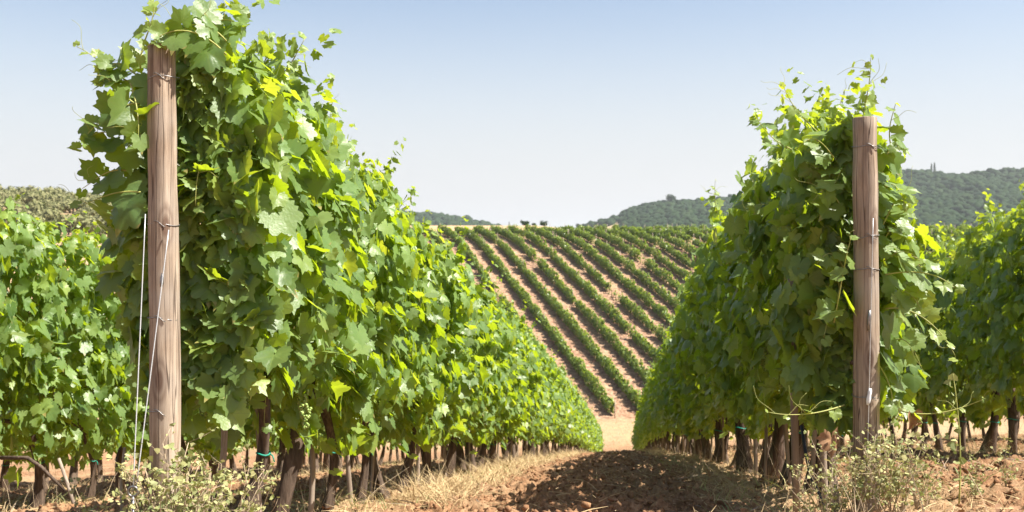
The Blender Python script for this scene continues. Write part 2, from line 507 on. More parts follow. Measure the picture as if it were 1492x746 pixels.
WH = np.array([.40, .55, .75, 1.1, 1.5, 1.9, 2.15, 2.35, 2.6])
WW = np.array([.14, .27, .36, .40, .39, .34, .26, .15, .05])
def canopy(seed, n, lod, smin, smax, half=.48, cap=0, top=2.30, matr=None, shoots=7, narrow=1.0):
    """leaves of one vine; local +y runs along the row, z up; cap=-1 closes the near end of the row"""
    rng = np.random.default_rng(seed)
    u = rng.uniform(-half, half, n)
    side = np.where(rng.random(n) < .5, 1., -1.)
    bot = .53 + .19*vnoise(seed, u*4+7, side*5)
    tp = top + .13*vnoise(seed+1, u*4+3, side*0+2)
    h = bot + (tp-bot)*rng.beta(1.15, 1.05, n)
    lump = 1 + .44*vnoise(seed+2, u*4+20, h*4, side*3+10) + .26*vnoise(seed+3, u*9, h*9, side*3+10)
    w = np.interp(h-(top-2.30)*np.clip((h-.6)/1.7, 0, 1), WH, WW)*lump
    w = w*narrow
    q = np.where(rng.random(n) < .66, rng.uniform(.72, 1.12, n), rng.uniform(.0, .75, n))
    v = side*w*q
    up = .55 + .8*sstep(1.9, 2.35, h)
    Nr = np.stack([side*1.0, np.zeros(n), up], 1) + rng.normal(0, 1, (n, 3))*np.where(rng.random((n, 1)) < .55, .42, .95)
    Tp = np.stack([side*.35, rng.normal(0, .45, n), -1.0*np.ones(n)], 1) + rng.normal(0, .35, (n, 3))
    if cap:
        m = rng.random(n) < .42
        k = m.sum()
        v[m] = rng.uniform(-1, 1, k)*w[m]*.95
        u[m] = cap*(half + .02 - .28*(v[m]/np.maximum(w[m], .05))**2*.5) + rng.normal(0, .07, k) + cap*.05*lump[m]
        u = np.maximum(u, -half-.02)
        Nr[m] = np.stack([v[m]*1.2, cap*np.ones(k), .55*np.ones(k)], 1) + rng.normal(0, .62, (k, 3))
        Tp[m] = np.stack([v[m], cap*.3*np.ones(k), -np.ones(k)], 1) + rng.normal(0, .4, (k, 3))
    P = np.stack([v, u, h], 1)
    size = smin*.72 + (smax*1.06-smin*.72)*rng.beta(1.6, 1.5, n)
    size *= 1 - .3*sstep(1.9, 2.4, h)
    young = np.clip(rng.beta(1.2, 5, n) + .45*sstep(1.85, 2.4, h)*rng.random(n) + .55*(rng.random(n) < .08), 0, 1)
    tone = rng.random(n)
    # leaf attaches at its petiole joint: shift so that the blade hangs round the sampled point
    parts = [leaf_arrays(rng, P, Nr, Tp, size, lod, tone, young)]
    # upright and hanging shoot tips
    for s in range(shoots):
        b = np.array([rng.normal(0, .12), rng.uniform(-half, half), top-.1])
        d = np.array([rng.normal(0, .45), rng.normal(0, .4), 1.0]); d /= np.linalg.norm(d)
        Ls = rng.uniform(.18, .55); m = int(5 + Ls*16)
        t = np.linspace(.1, 1, m)[:, None]
        Pp = b + d*t*Ls + np.array([rng.normal(0, .12), rng.normal(0, .12), -.12])*t*t*Ls
        Nn = np.array([[0, 0, .7]]) + rng.normal(0, .6, (m, 3)) + np.array([[1., 0, 0]])*np.where(np.arange(m) % 2 == 0, 1, -1)[:, None]*.6
        Tt = rng.normal(0, .6, (m, 3)) + np.array([[0, 0, -.4]]) + np.array([[1., 0, 0]])*np.where(np.arange(m) % 2 == 0, 1, -1)[:, None]
        sz = (smax*.82*(1-t[:, 0]*.68))*rng.uniform(.8, 1.1, m)
        Pp = Pp + Tt/np.linalg.norm(Tt, axis=1)[:, None]*.03
        parts.append(leaf_arrays(rng, Pp, Nn, Tt, sz, lod, rng.random(m), np.clip(.25+.6*t[:, 0]*rng.random(m), 0, 1)))
    return leaf_mesh('foliage', parts, matr or M['leaf'])

NEAR = [canopy(100+i, 900, 0, .060, .108) for i in range(7)]
CAPL = canopy(150, 1350, 0, .064, .118, half=.50, cap=-1, top=2.28, shoots=11, narrow=.84)
CAPR = canopy(160, 1250, 0, .062, .112, half=.50, cap=-1, top=2.10, shoots=11, narrow=.84)
MIDL = [canopy(200+i, 820, 1, .064, .106) for i in range(6)]
FARL = [canopy(300+i, 620, 2, .075, .115, shoots=3) for i in range(5)]

# trunks
def trunk_mesh(seed, lod=0):
    rng = np.random.default_rng(seed)
    mb = MB(); n = 16 if lod == 0 else 6; sides = 14 if lod == 0 else 6
    h = np.linspace(-.12, .80, n)
    lx, ly = rng.normal(0, .11), rng.normal(0, .19)
    bx, by = rng.normal(0, .07), rng.normal(0, .10)
    t = (h+.12)/.92
    pts = np.stack([lx*(t-.1)+bx*np.sin(t*3.1), ly*(t-.1)+by*np.sin(t*3.6), h], 1)
    rad = .043*(1-.35*t) + .018*np.exp(-((t-1)/.14)**2) + .012*np.exp(-(t/.15)**2)
    rad *= rng.uniform(.75, 1.4)
    rad *= 1 + .22*vnoise(seed+9, t*6, t*0+seed)
    tw = rng.uniform(-2.5, 2.5); p1, p2 = rng.uniform(0, 6, 2)
    def rf(i, k, a):
        return 1 + .18*math.sin(3*a+tw*t[i]+p1) + .12*math.sin(7*a-tw*2*t[i]+p2) + .10*float(vnoise(seed, np.array([k*1.3]), np.array([i*.8]))[0])
    mb.tube(pts, rad, sides, True, rf)
    head = pts[-1]
    mb.mid = np.array([np.interp(.36, h, pts[:, 0]), np.interp(.36, h, pts[:, 1])]); mb.midr = float(np.interp(.36, h, rad))*1.18
    return mb, head

def trunk_set(seed, lod=0):
    mb, head = trunk_mesh(seed, lod)
    tr = mb.mesh('trunk', M['bark'])
    rng = np.random.default_rng(seed+5)
    arms = []
    for sgn in (-1, 1):
        a = MB(); L = .46; n = 7
        t = np.linspace(0, 1, n)
        p = np.stack([head[0]*(1-t)+rng.normal(0, .015, n), head[1]+sgn*t*L, head[2]-.05+.06*np.sin(t*1.6)+rng.normal(0, .010, n)-.17*0*t], 1)
        a.tube(p, .021*(1-.45*t), 8)
        arms.append(a.mesh('cordon', M['bark']))
    canes = []
    for c in range(4):
        a = MB(); n = 8; t = np.linspace(0, 1, n)
        y0 = rng.uniform(-.38, .38); L = rng.uniform(.9, 1.3)
        p = np.stack([rng.normal(0, .10)*t+rng.normal(0, .05)*np.sin(t*5), y0+rng.normal(0, .12)*t, .80+t*L], 1)
        a.tube(p, .0055*(1-.5*t)+.001, 6)
        canes.append(a.mesh('cane', M['cane']))
    tie = MB(); th = np.linspace(0, 2*math.pi, 15); tb = np.array([0, 0, .38])
    ii = int(.5/.92*15)
    tie.tube(np.stack([mb.mid[0]+mb.midr*np.cos(th), mb.mid[1]+mb.midr*np.sin(th), .36+.006*np.sin(th*2)], 1), .005, 6, False)
    tail = np.array([[mb.mid[0]+mb.midr, mb.mid[1], .36], [mb.mid[0]+mb.midr+.02, mb.mid[1]-.01, .35], [mb.mid[0]+mb.midr+.03, mb.mid[1]-.015, .32]])
    tie.tube(tail, .004, 5)
    return dict(trunk=tr, arms=arms, canes=canes, tie=tie.mesh('tie', M['green_tie']))
TS = [trunk_set(40+i) for i in range(7)]
TF = [trunk_mesh(70+i, 1)[0].mesh('trunk', M['bark']) for i in range(4)]

def ico():
    p = (1+5**.5)/2
    V = np.array([[-1, p, 0], [1, p, 0], [-1, -p, 0], [1, -p, 0], [0, -1, p], [0, 1, p], [0, -1, -p], [0, 1, -p], [p, 0, -1], [p, 0, 1], [-p, 0, -1], [-p, 0, 1]])
    V /= np.linalg.norm(V, axis=1)[:, None]
    F = np.array([[0, 11, 5], [0, 5, 1], [0, 1, 7], [0, 7, 10], [0, 10, 11], [1, 5, 9], [5, 11, 4], [11, 10, 2], [10, 7, 6], [7, 1, 8], [3, 9, 4], [3, 4, 2], [3, 2, 6], [3, 6, 8], [3, 8, 9], [4, 9, 5], [2, 4, 11], [6, 2, 10], [8, 6, 7], [9, 8, 1]])
    return V, F
def subdiv(V, F):
    V = list(map(tuple, V)); cache = {}; out = []
    def mid(a, b):
        k = (min(a, b), max(a, b))
        if k not in cache:
            m = (np.array(V[a])+np.array(V[b])); m /= np.linalg.norm(m)
            V.append(tuple(m)); cache[k] = len(V)-1
        return cache[k]
    for a, b, c in F:
        x, y, z = mid(a, b), mid(b, c), mid(c, a)
        out += [[a, x, z], [b, y, x], [c, z, y], [x, y, z]]
    return np.array(V), np.array(out)
ICO0 = ico(); ICO1 = subdiv(*ICO0)

def bunch_mesh(seed):
    rng = np.random.default_rng(seed)
    V = []; F = []; off = 0
    for i in range(46):
        t = rng.random()**.8
        r = .034*(1-t*.75)
        a = rng.uniform(0, 6.28)
        c = np.array([math.cos(a)*r, math.sin(a)*r, -.02-.13*t])
        s = rng.uniform(.007, .0095)
        V.append(ICO1[0]*s + c); F.append(ICO1[1]+off); off += len(ICO1[0])
    F = np.concatenate(F)
    me = np_mesh('grape_bunch', np.concatenate(V), F, np.full(len(F), 3), True)
    me.materials.append(M['grape'])
    return me
BUNCH = [bunch_mesh(i) for i in range(3)]

ORD = ['first', 'second', 'third', 'fourth', 'fifth', 'sixth', 'seventh', 'eighth', 'ninth', 'tenth', 'eleventh', 'twelfth', 'thirteenth', 'fourteenth', 'fifteenth', 'sixteenth', 'seventeenth', 'eighteenth', 'nineteenth', 'twentieth']

def rowx(v0, d): return v0 + SL*d

def vine(v0, d, i, label, group, fol, ts, near, flip, rnd):
    x = rowx(v0, d) + rnd.uniform(-.04, .04)
    o = empty('grapevine', (x, d, gb(x, d)+.02), RZ + (math.pi if flip else 0))
    tag(o, label, 'grapevine', group)
    f = mobj('foliage', fol, o)
    if not near:
        mobj('trunk', ts, o)
        return o
    f.scale = (rnd.uniform(.93, 1.08), rnd.uniform(.98, 1.06), rnd.uniform(.97, 1.03)*{4.42: 1.13, -5.18: 1.09}.get(v0, 1.0))
    f.location.z = rnd.uniform(-.09, .06)
    mobj('trunk', ts['trunk'], o)
    for a in ts['arms']: mobj('cordon', a, o)
    for c in ts['canes']: mobj('cane', c, o)
    if rnd.random() < .6: mobj('tie', ts['tie'], o)
    for k in range(3):
        b = mobj('grape_bunch', rnd.choice(BUNCH), o)
        b.location = (rnd.choice((-1, 1))*rnd.uniform(.16, .36), rnd.uniform(-.4, .4), rnd.uniform(.62, .95))
    return o

ROWS = [  # v0, first vine, last vine, named ones, phrase, group, first cap
    (-1.98, 5.03, 71.5, 10, 'the sunlit row behind the knotty left post', 'vines of the sunlit row left of the alley', CAPL),
    (1.22, 5.74, 71.5, 10, 'the shaded row behind the right post', 'vines of the shaded row right of the alley', CAPR),
    (-5.18, 7.2, 38, 4, 'the row behind the left post', 'vines of the next row to the left', None),
    (4.42, 9.2, 38, 6, 'the dark row right of the right post', 'vines of the next row to the right', None),
    (-8.38, 12.0, 31, 0, 'third row to the left, seen as thin trunks', 'vines of the third row to the left', None),
    (7.62, 14.0, 31, 0, 'third row to the right, seen as thin trunks', 'vines of the third row to the right', None),
]
VINES = {}
rnd = random.Random(3)
for v0, d0, d1, named, phrase, group, cap in ROWS:
    d = d0; i = 0; lst = []
    while d < d1:
        front = v0 in (-1.98, 1.22)
        sp = .78 + rnd.uniform(-.05, .05)
        if i == 0 and cap is not None:
            fol = cap
        elif d < (17 if front else 15): fol = NEAR[rnd.randrange(len(NEAR))] if not lst or True else None
        elif d < 46: fol = MIDL[rnd.randrange(len(MIDL))]
        else: fol = FARL[rnd.randrange(len(FARL))]
        near = d < 22
        ts = TS[rnd.randrange(len(TS))] if near else TF[rnd.randrange(len(TF))]
        edge = {-5.18: 8.3, 4.42: 10.9}.get(v0)
        if edge and d < edge:
            label = f'vine of {phrase}, just outside the picture edge'
            nin = 0
        elif edge and nin < named:
            label = f'{ORD[nin]} leafy vine from the picture edge in {phrase}'; nin += 1
        elif edge:
            label = f'vine of {phrase}, mostly hidden by nearer vines'
        elif i < named:
            label = f'{ORD[i]} leafy vine of {phrase}'
        elif named:
            label = f'leafy vine farther down {phrase}'
        else:
            label = f'vine of the {phrase} beyond'
        flip = (rnd.random() < .5) and not (i == 0 and cap is not None)
        lst.append(vine(v0, d, i, label, group, fol, ts, near, flip, rnd))
        d += sp; i += 1
    VINES[v0] = lst

# ------------------------------------------------------------------ end posts
def end_post(x, d, ztop, rad, label, ties):
    zb = gb(x, d)
    o = empty('vineyard_post', (x, d, zb)); tag(o, label, 'post', 'round wooden end posts')
    H = ztop-zb
    mb = MB(); n = 40; sides = 28
    h = np.linspace(-.3, H, n)
    sd = int(abs(x)*100)
    rr = rad*(1.05-.10*(h/H)) + .003*vnoise(sd, h*5, h*0)
    def rf(i, k, a): return 1 + .025*math.sin(2*a+1+h[i]*.6) + .012*math.sin(5*a+h[i]*2) + (-.05 if (k % 14 == 3 and h[i] > H*.25) else 0)
    hh = np.append(h, [H+.004]); rr = np.append(rr, [rr[-1]*.93])
    h = hh
    mb.tube(np.stack([.006*np.sin(h*2.2), .004*np.cos(h*1.7), h], 1), rr, sides, True, rf)
    mb.obj('shaft', M['post'], o)
    for zz, tilt in ties:
        w = MB(); th = np.linspace(0, 2*math.pi, 33)
        r = rad*1.03
        w.tube(np.stack([r*np.cos(th), r*np.sin(th), zz-zb+tilt*np.cos(th)+.004*np.sin(3*th)], 1), .0022, 6, False)
        # twisted tail
        tt = np.linspace(0, 1, 5)
        w.tube(np.stack([-r*.3+tt*.05, -r*.96-.004+0*tt, zz-zb+.012-.02*tt+.006*np.sin(tt*5)], 1), .002, 5)
        w.obj('wire_tie', M['wire'], o)
    return o

def zpix(y, d): return (373-y)/1450.*d
PL = end_post(-1.505, 4.3, zpix(68, 4.3), .0635, 'knotty grey brown round post with two bright cables, at the left row end',
              [(zpix(115, 4.3), .006), (zpix(327, 4.3), -.004), (zpix(463, 4.3), -.006), (zpix(598, 4.3), -.005)])
PR = end_post(1.775, 5.0, zpix(173, 5.0), .0635, 'round wooden post with flat cut top at the right row end',
              [(zpix(215, 5.0), -.003), (zpix(345, 5.0), .012), (zpix(392, 5.0), .0), (zpix(577, 5.0), -.003)])

def pxpt(px, y, d): return np.array([(px-746)/1450.*d, d, (373-y)/1450.*d])
def cable(name, pts, r, matr, label, cat, group=None):
    mb = MB(); mb.tube(np.array(pts), r, 8)
    mo = mb.obj(name, matr)
    # origin at the lower end
    return tag(mo, label, cat, group)
a0 = pxpt(194, 716, 4.02)
rod = MB(); rod.tube(np.array([[a0[0], a0[1], gb(a0[0], a0[1])-.2], [a0[0], a0[1], a0[2]-.02]]), .006, 8)
th = np.linspace(0, 2*math.pi, 17)
rod.tube(np.stack([a0[0]+.02*np.cos(th), a0[1]+0*th, a0[2]+.02*np.sin(th)], 1), .005, 6, False)
tag(rod.obj('anchor_rod', M['wire']), 'iron ground anchor rod holding the two cables of the left post', 'anchor')
def sag(p, q, s, n=12):
    t = np.linspace(0, 1, n)[:, None]
    return p*(1-t)+q*t + np.array([0, 0, -1])*(4*s*t*(1-t))
cable('guy_cable', sag(pxpt(212, 312, 4.24), a0, .004), .0024, M['cable'], 'bright steel cable hanging just left of the knotty post', 'cable', 'guy cables of the end posts')
t1 = MB(); t1.tube(sag(pxpt(246, 335, 4.225), a0+np.array([.012, 0, .01]), .004), .0024, 8)
gc = t1.obj('guy_cable', M['cable']); tag(gc, 'steel cable crossing in front of the knotty left post', 'cable', 'guy cables of the end posts')
q = MB(); qp = sag(pxpt(237, 398, 4.22), pxpt(235, 418, 4.212), 0, 4); q.tube(qp, [.005, .008, .008, .005], 8); q.obj('turnbuckle', M['wire'], gc)
c0 = pxpt(1262, 640, 4.93); c0[2] = gb(c0[0], c0[1])
t2 = MB(); t2.tube(sag(pxpt(1272, 318, 4.928), c0, .003), .0021, 8)
gr = t2.obj('guy_cable', M['cable']); tag(gr, 'thin steel cable running straight down the front of the right post', 'cable', 'guy cables of the end posts')
q = MB(); q.tube(sag(pxpt(1267, 452, 4.925), pxpt(1265, 482, 4.925), 0, 4), [.006, .010, .010, .006], 8); q.obj('turnbuckle', M['wire'], gr)
q = MB(); p0, p1 = pxpt(1268, 566, 4.915), pxpt(1264, 590, 4.915); q.tube(sag(p0, p1, 0, 6), [.006, .010, .009, .011, .010, .006], 10); q.obj('plastic_clip', M['white_plastic'], gr)

# trellis wires
for v0, hs, d0, d1, who in ((-1.98, (.80, 1.25, 1.70), 4.3, 72, 'the sunlit left row'), (1.22, (.80, 1.25, 1.70), 5.0, 72, 'the shaded right row'),
                            (-5.18, (.80,), 6.5, 38, 'the row behind the left post'), (4.42, (.80,), 8.5, 38, 'the dark row at the right edge')):
    for k, hgt in enumerate(hs):
        dd = np.linspace(d0, d1, 70)
        xx = rowx(v0, dd)
        mb = MB(); mb.tube(np.stack([xx, dd, base_height(xx, dd)+hgt], 1), .0016, 5)
        nm = ('lowest', 'middle', 'upper')[k] if len(hs) > 1 else 'single'
        tag(mb.obj('trellis_wire', M['wire']), f'{nm} thin trellis wire strung through {who}', 'wire', 'trellis wires')

# thin stakes beside the trunks
stake_me = []
for s in range(3):
    mb = MB(); t = np.linspace(-.2, 1.15+.1*s, 8)
    rg = np.random.default_rng(s)
    mb.tube(np.stack([rg.normal(0, .003, 8), rg.normal(0, .003, 8), t], 1), .013+.003*s, 8)
    stake_me.append(mb.mesh('vine_stake', M['stake']))
def stake(x, d, lean, az, label, group='thin wooden stakes beside the vine trunks', me=None):
    o = mobj('vine_stake', me or stake_me[rnd.randrange(3)])
    o.location = (x, d, gb(x, d)); o.rotation_euler = (lean*math.cos(az), lean*math.sin(az), rnd.uniform(0, 6))
    return tag(o, label, 'stake', group)
for v0, who, m in ((-1.98, 'the sunlit left row', 9), (1.22, 'the shaded right row', 9)):
    for k, vobj in enumerate(VINES[v0][:m+12]):
        if k % 2 and k > 3: continue
        x, d = vobj.location.x, vobj.location.y
        lab = f'thin pale stake beside the {ORD[k]} vine of {who}' if k < m else f'thin stake far down {who}'
        stake(x + rnd.uniform(-.03, .03)-.05, d-.09, rnd.uniform(0, .07), rnd.uniform(0, 6), lab)
sq = MB()
hh_ = .019
sq.add([[-hh_, -hh_, -.2], [hh_, -hh_, -.2], [hh_, hh_, -.2], [-hh_, hh_, -.2], [-hh_*.95, -hh_, 1.3], [hh_, -hh_*.95, 1.3], [hh_, hh_, 1.3], [-hh_, hh_, 1.3]],
       [[0, 3, 2, 1], [4, 5, 6, 7], [0, 1, 5, 4], [1, 2, 6, 5], [2, 3, 7, 6], [3, 0, 4, 7]])
xq = pxpt(1160, 700, 5.62)
stake(xq[0], 5.62, .03, 2.2, 'thick grey split stake among the trunks left of the right post', me=sq.mesh('vine_stake', M['stake'], False))
# leaning dead cane and white stick under the left neighbour row
mb = MB(); mb.tube(np.array([pxpt(86, 668, 7.6), pxpt(97, 700, 7.55), pxpt(113, 752, 7.5)]), [.012, .014, .015], 8)
tag(mb.obj('leaning_stick', M['stake']), 'pale stick leaning under the row at the left edge', 'stick')
mb = MB(); mb.tube(np.array([pxpt(182, 652, 5.6), pxpt(177, 700, 5.6), pxpt(179, 770, 5.6), pxpt(178, 800, 5.6)]), [.009, .010, .010, .010], 8)
tag(mb.obj('white_stick', M['dead_stem']), 'whitish upright stick just left of the two bright cables', 'stick')
mb = MB(); mb.tube(np.array([pxpt(2, 667, 7.5), pxpt(40, 667, 7.45), pxpt(60, 680, 7.4), pxpt(95, 715, 7.4)]), [.016, .015, .013, .010], 8)
tag(mb.obj('fallen_cane', M['bark']), 'dark bent dead cane under the row at the left edge', 'cane')
# drip hose at the right row end
hp = [pxpt(1168, 620, 5.5), pxpt(1172, 650, 5.45), pxpt(1180, 690, 5.4), pxpt(1198, 733, 5.3), pxpt(1215, 775, 5.2), pxpt(1240, 800, 5.1)]
mb = MB(); mb.tube(np.array(hp), .010, 8)
tag(mb.obj('drip_hose', M['hose']), 'black drip hose hanging down at the right row end', 'hose')
p0 = pxpt(1219, 738, 5.05)
mb = MB(); th = np.linspace(0, 6*math.pi, 60)
mb.tube(np.stack([p0[0]+.022*np.cos(th), p0[1]+.022*np.sin(th), p0[2]-.015+.03*th/(6*math.pi)], 1), .004, 6)
wrap = mb.mesh('tie_wrap', M['green_tie'])
mb = MB(); mb.tube(np.array([[p0[0], p0[1], gb(p0[0], p0[1])-.1], [p0[0], p0[1]+.01, p0[2]+.11]]), [.017, .014], 8)
sk = mb.obj('vine_stake', M['stake']); tag(sk, 'short stake stub wrapped in green tape beside the right post', 'stake', 'thin wooden stakes beside the vine trunks')
mobj('tie_wrap', wrap, sk)

exec_later = []
# ------------------------------------------------------------------ free shoots with young leaves and tendrils (children of their vines)
def shoot(parent, pts, r0, nleaf, smax, seed, ntend=2, young=(.4, .9)):
    rng = np.random.default_rng(seed)
    pts = np.array(pts, dtype=float)
    # smooth resample
    t = np.linspace(0, 1, len(pts)); tt = np.linspace(0, 1, 18)
    from math import comb
    n = len(pts)-1
    B = np.stack([comb(n, k)*tt**k*(1-tt)**(n-k) for k in range(n+1)], 1)
    P = B @ pts
    inv = parent.matrix_basis.inverted()
    Wm = np.array(inv)
    def loc(A): return A @ Wm[:3, :3].T + Wm[:3, 3]
    mb = MB(); mb.tube(loc(P), r0*(1-.65*tt), 6)
    for k in range(ntend):
        i = rng.integers(6, 17); b = P[i]
        d = rng.normal(0, 1, 3); d[1] *= .4; d[2] = abs(d[2]); d /= np.linalg.norm(d)
        s = np.linspace(0, 1, 14); L = rng.uniform(.08, .18)
        e = np.cross(d, [0, 1, 0]); e /= np.linalg.norm(e)+1e-6
        q = b + d*(s*L)[:, None] + e*(.03*s**2*np.sin(s*5+seed))[:, None]
        mb.tube(loc(q), .0013*(1-.4*s), 5)
    so = mb.obj('shoot', M['shoot'], parent)
    if nleaf:
        f = np.linspace(.12, 1, nleaf)
        idx = (f*17).astype(int)
        Pn = P[idx]
        sg = np.where(np.arange(nleaf) % 2 == 0, 1., -1.)[:, None]
        T = np.gradient(P, axis=0)[idx]; T /= np.linalg.norm(T, axis=1)[:, None]
        sd = np.cross(T, np.array([0, 1., 0])); sd /= np.linalg.norm(sd, axis=1)[:, None]+1e-6
        Tp = sd*sg + T*.4 + rng.normal(0, .3, (nleaf, 3)) + np.array([0, 0, -.35])
        Nr = np.array([.25, -.7, .6]) + rng.normal(0, .4, (nleaf, 3))
        sz = smax*(1-.72*f)*rng.uniform(.85, 1.1, nleaf)
        Po = Pn + Tp/np.linalg.norm(Tp, axis=1)[:, None]*sz[:, None]*.5
        v, l, to, at = leaf_arrays(rng, Po, Nr, Tp, sz, 0, rng.random(nleaf), np.clip(young[0]+(young[1]-young[0])*f*rng.uniform(.6, 1.1, nleaf), 0, 1))
        me = leaf_mesh('young_leaves', [(loc(v), l, to, at)], M['leaf'])
        mobj('young_leaves', me, so)
    return so
VL, VR = VINES[-1.98], VINES[1.22]
D1, D2 = 4.42, 5.15
shoot(VL[0], [pxpt(205, 100, D1), pxpt(200, 60, D1), pxpt(240, 20, D1), pxpt(218, -10, D1)], .004, 7, .085, 1)
shoot(VL[0], [pxpt(190, 120, D1), pxpt(165, 110, D1), pxpt(140, 80, D1), pxpt(112, 68, D1)], .004, 6, .08, 2)
shoot(VL[0], [pxpt(195, 150, D1), pxpt(165, 130, D1), pxpt(150, 90, D1), pxpt(140, 100, D1)], .004, 5, .09, 3, young=(.1, .5))
shoot(VL[0], [pxpt(205, 150, 4.4), pxpt(180, 150, 4.4), pxpt(150, 170, 4.4), pxpt(128, 195, 4.4)], .005, 5, .15, 4, young=(0, .1))
shoot(VL[0], [pxpt(190, 250, 4.45), pxpt(160, 240, 4.45), pxpt(140, 262, 4.45), pxpt(120, 275, 4.45)], .004, 3, .14, 5, young=(0, .1))
shoot(VL[1], [pxpt(370, 120, 5.2), pxpt(410, 130, 5.1), pxpt(425, 90, 5.0), pxpt(445, 55, 5.0)], .004, 9, .085, 6)
shoot(VL[4], [pxpt(470, 220, 7.4), pxpt(480, 190, 7.4), pxpt(484, 150, 7.4)], .004, 7, .09, 7)
shoot(VL[6], [pxpt(530, 300, 8.6), pxpt(545, 270, 8.6), pxpt(572, 245, 8.6)], .004, 6, .11, 8, young=(.1, .5))
shoot(VR[0], [pxpt(1250, 200, D2), pxpt(1262, 150, D2), pxpt(1270, 110, D2), pxpt(1268, 85, D2)], .004, 10, .07, 9, 4)
shoot(VR[0], [pxpt(1200, 200, 5.4), pxpt(1165, 170, 5.4), pxpt(1150, 150, 5.4), pxpt(1140, 122, 5.4)], .004, 5, .065, 10, 4)
shoot(VR[0], [pxpt(1190, 230, 5.4), pxpt(1130, 215, 5.4), pxpt(1110, 190, 5.4), pxpt(1100, 165, 5.4)], .004, 6, .11, 11, 1, young=(0, .3))
shoot(VR[0], [pxpt(1230, 590, 4.98), pxpt(1190, 605, 4.9), pxpt(1150, 608, 4.9), pxpt(1118, 600, 4.9)], .004, 4, .05, 12, 5, young=(.7, 1))
shoot(VR[0], [pxpt(1290, 450, 5.05), pxpt(1330, 440, 4.95), pxpt(1375, 480, 4.9), pxpt(1392, 520, 4.9)], .004, 6, .10, 13, 3, young=(.5, 1))
shoot(VR[0], [pxpt(1290, 400, 5.05), pxpt(1340, 390, 5.0), pxpt(1370, 400, 5.0), pxpt(1392, 420, 5.0)], .004, 5, .125, 14, 1, young=(.2, .4))
shoot(VR[0], [pxpt(1285, 330, 5.1), pxpt(1300, 300, 5.1), pxpt(1310, 270, 5.1), pxpt(1325, 300, 5.0)], .004, 6, .12, 15, 0, young=(.1, .5))
shoot(VR[0], [pxpt(1290, 590, 5.0), pxpt(1340, 615, 4.9), pxpt(1390, 600, 4.9), pxpt(1432, 582, 4.9)], .004, 5, .05, 16, 4, young=(.7, 1))
shoot(VR[0], [pxpt(1215, 470, 5.0), pxpt(1225, 420, 4.95), pxpt(1230, 380, 4.9), pxpt(1240, 345, 4.9)], .004, 6, .11, 17, 1, young=(.2, .6))
shoot(VR[0], [pxpt(1270, 520, 5.05), pxpt(1290, 540, 4.95), pxpt(1305, 570, 4.93), pxpt(1300, 610, 4.93)], .004, 5, .13, 18, 0, young=(0, .4))
shoot(VR[3], [pxpt(1045, 310, 8.2), pxpt(1040, 290, 8.2), pxpt(1042, 262, 8.2)], .004, 6, .07, 19, 3)
shoot(VL[0], [pxpt(330, 80, 4.35), pxpt(285, 30, 4.25), pxpt(235, 35, 4.22), pxpt(205, 80, 4.24)], .004, 9, .115, 20, 1, young=(.0, .5))
shoot(VL[0], [pxpt(330, 60, 4.4), pxpt(300, 25, 4.35), pxpt(270, 30, 4.3), pxpt(255, 60, 4.26)], .004, 7, .10, 21, 2, young=(.1, .6))
shoot(VL[0], [pxpt(190, 120, 4.3), pxpt(200, 150, 4.24), pxpt(205, 180, 4.22), pxpt(200, 215, 4.24)], .004, 6, .13, 22, 1, young=(.0, .2))
shoot(VL[0], [pxpt(300, 40, 4.5), pxpt(330, 20, 4.45), pxpt(345, 30, 4.45), pxpt(350, 45, 4.45)], .004, 7, .12, 23, 1, young=(.0, .4))
shoot(VR[0], [pxpt(1300, 220, 5.1), pxpt(1290, 190, 5.05), pxpt(1300, 170, 5.05), pxpt(1305, 150, 5.05)], .004, 6, .09, 24, 1, young=(.2, .6))
shoot(VL[0], [pxpt(200, 200, 4.45), pxpt(165, 195, 4.42), pxpt(140, 180, 4.42), pxpt(118, 215, 4.4)], .004, 6, .15, 25, 1, young=(.0, .2))
shoot(VL[0], [pxpt(205, 280, 4.45), pxpt(165, 275, 4.42), pxpt(145, 290, 4.42), pxpt(118, 300, 4.4)], .004, 4, .16, 26, 1, young=(.0, .1))
shoot(VL[0], [pxpt(200, 110, 4.45), pxpt(175, 90, 4.42), pxpt(165, 80, 4.42), pxpt(150, 120, 4.4)], .004, 6, .12, 27, 1, young=(.0, .4))
shoot(VL[2], [pxpt(395, 190, 5.9), pxpt(410, 150, 5.8), pxpt(430, 110, 5.8), pxpt(428, 95, 5.8)], .004, 8, .11, 28, 1, young=(.1, .5))
shoot(VR[1], [pxpt(1200, 220, 6.0), pxpt(1210, 180, 6.0), pxpt(1222, 165, 6.0), pxpt(1230, 130, 6.0)], .004, 8, .10, 29, 2, young=(.1, .6))
for j, (xa, ya, xb, yb, sz, yg) in enumerate(((1290, 235, 1312, 210, .11, .4), (1285, 275, 1322, 300, .13, .3), (1288, 380, 1345, 372, .12, .6), (1288, 350, 1318, 335, .12, .5), (1290, 430, 1350, 455, .12, .5),
                                        (1290, 500, 1345, 530, .12, .3), (1235, 400, 1190, 372, .12, .5), (1232, 450, 1200, 480, .13, .2), (1225, 300, 1185, 280, .12, .4), (1215, 230, 1160, 205, .10, .5),
                                        (1180, 260, 1120, 235, .10, .6), (1150, 330, 1085, 300, .09, .5))):
    dd = 5.05 if xa > 1200 else 5.8
    shoot(VR[0], [pxpt(xa, ya, dd+.08), pxpt((xa+xb)/2, min(ya, yb)-14, dd), pxpt((2*xb+xa)/3, min(ya, yb)-6, dd-.05), pxpt(xb, yb+12, dd-.06)], .003, 5, sz, 40+j, j % 3, young=(yg*.3, yg))
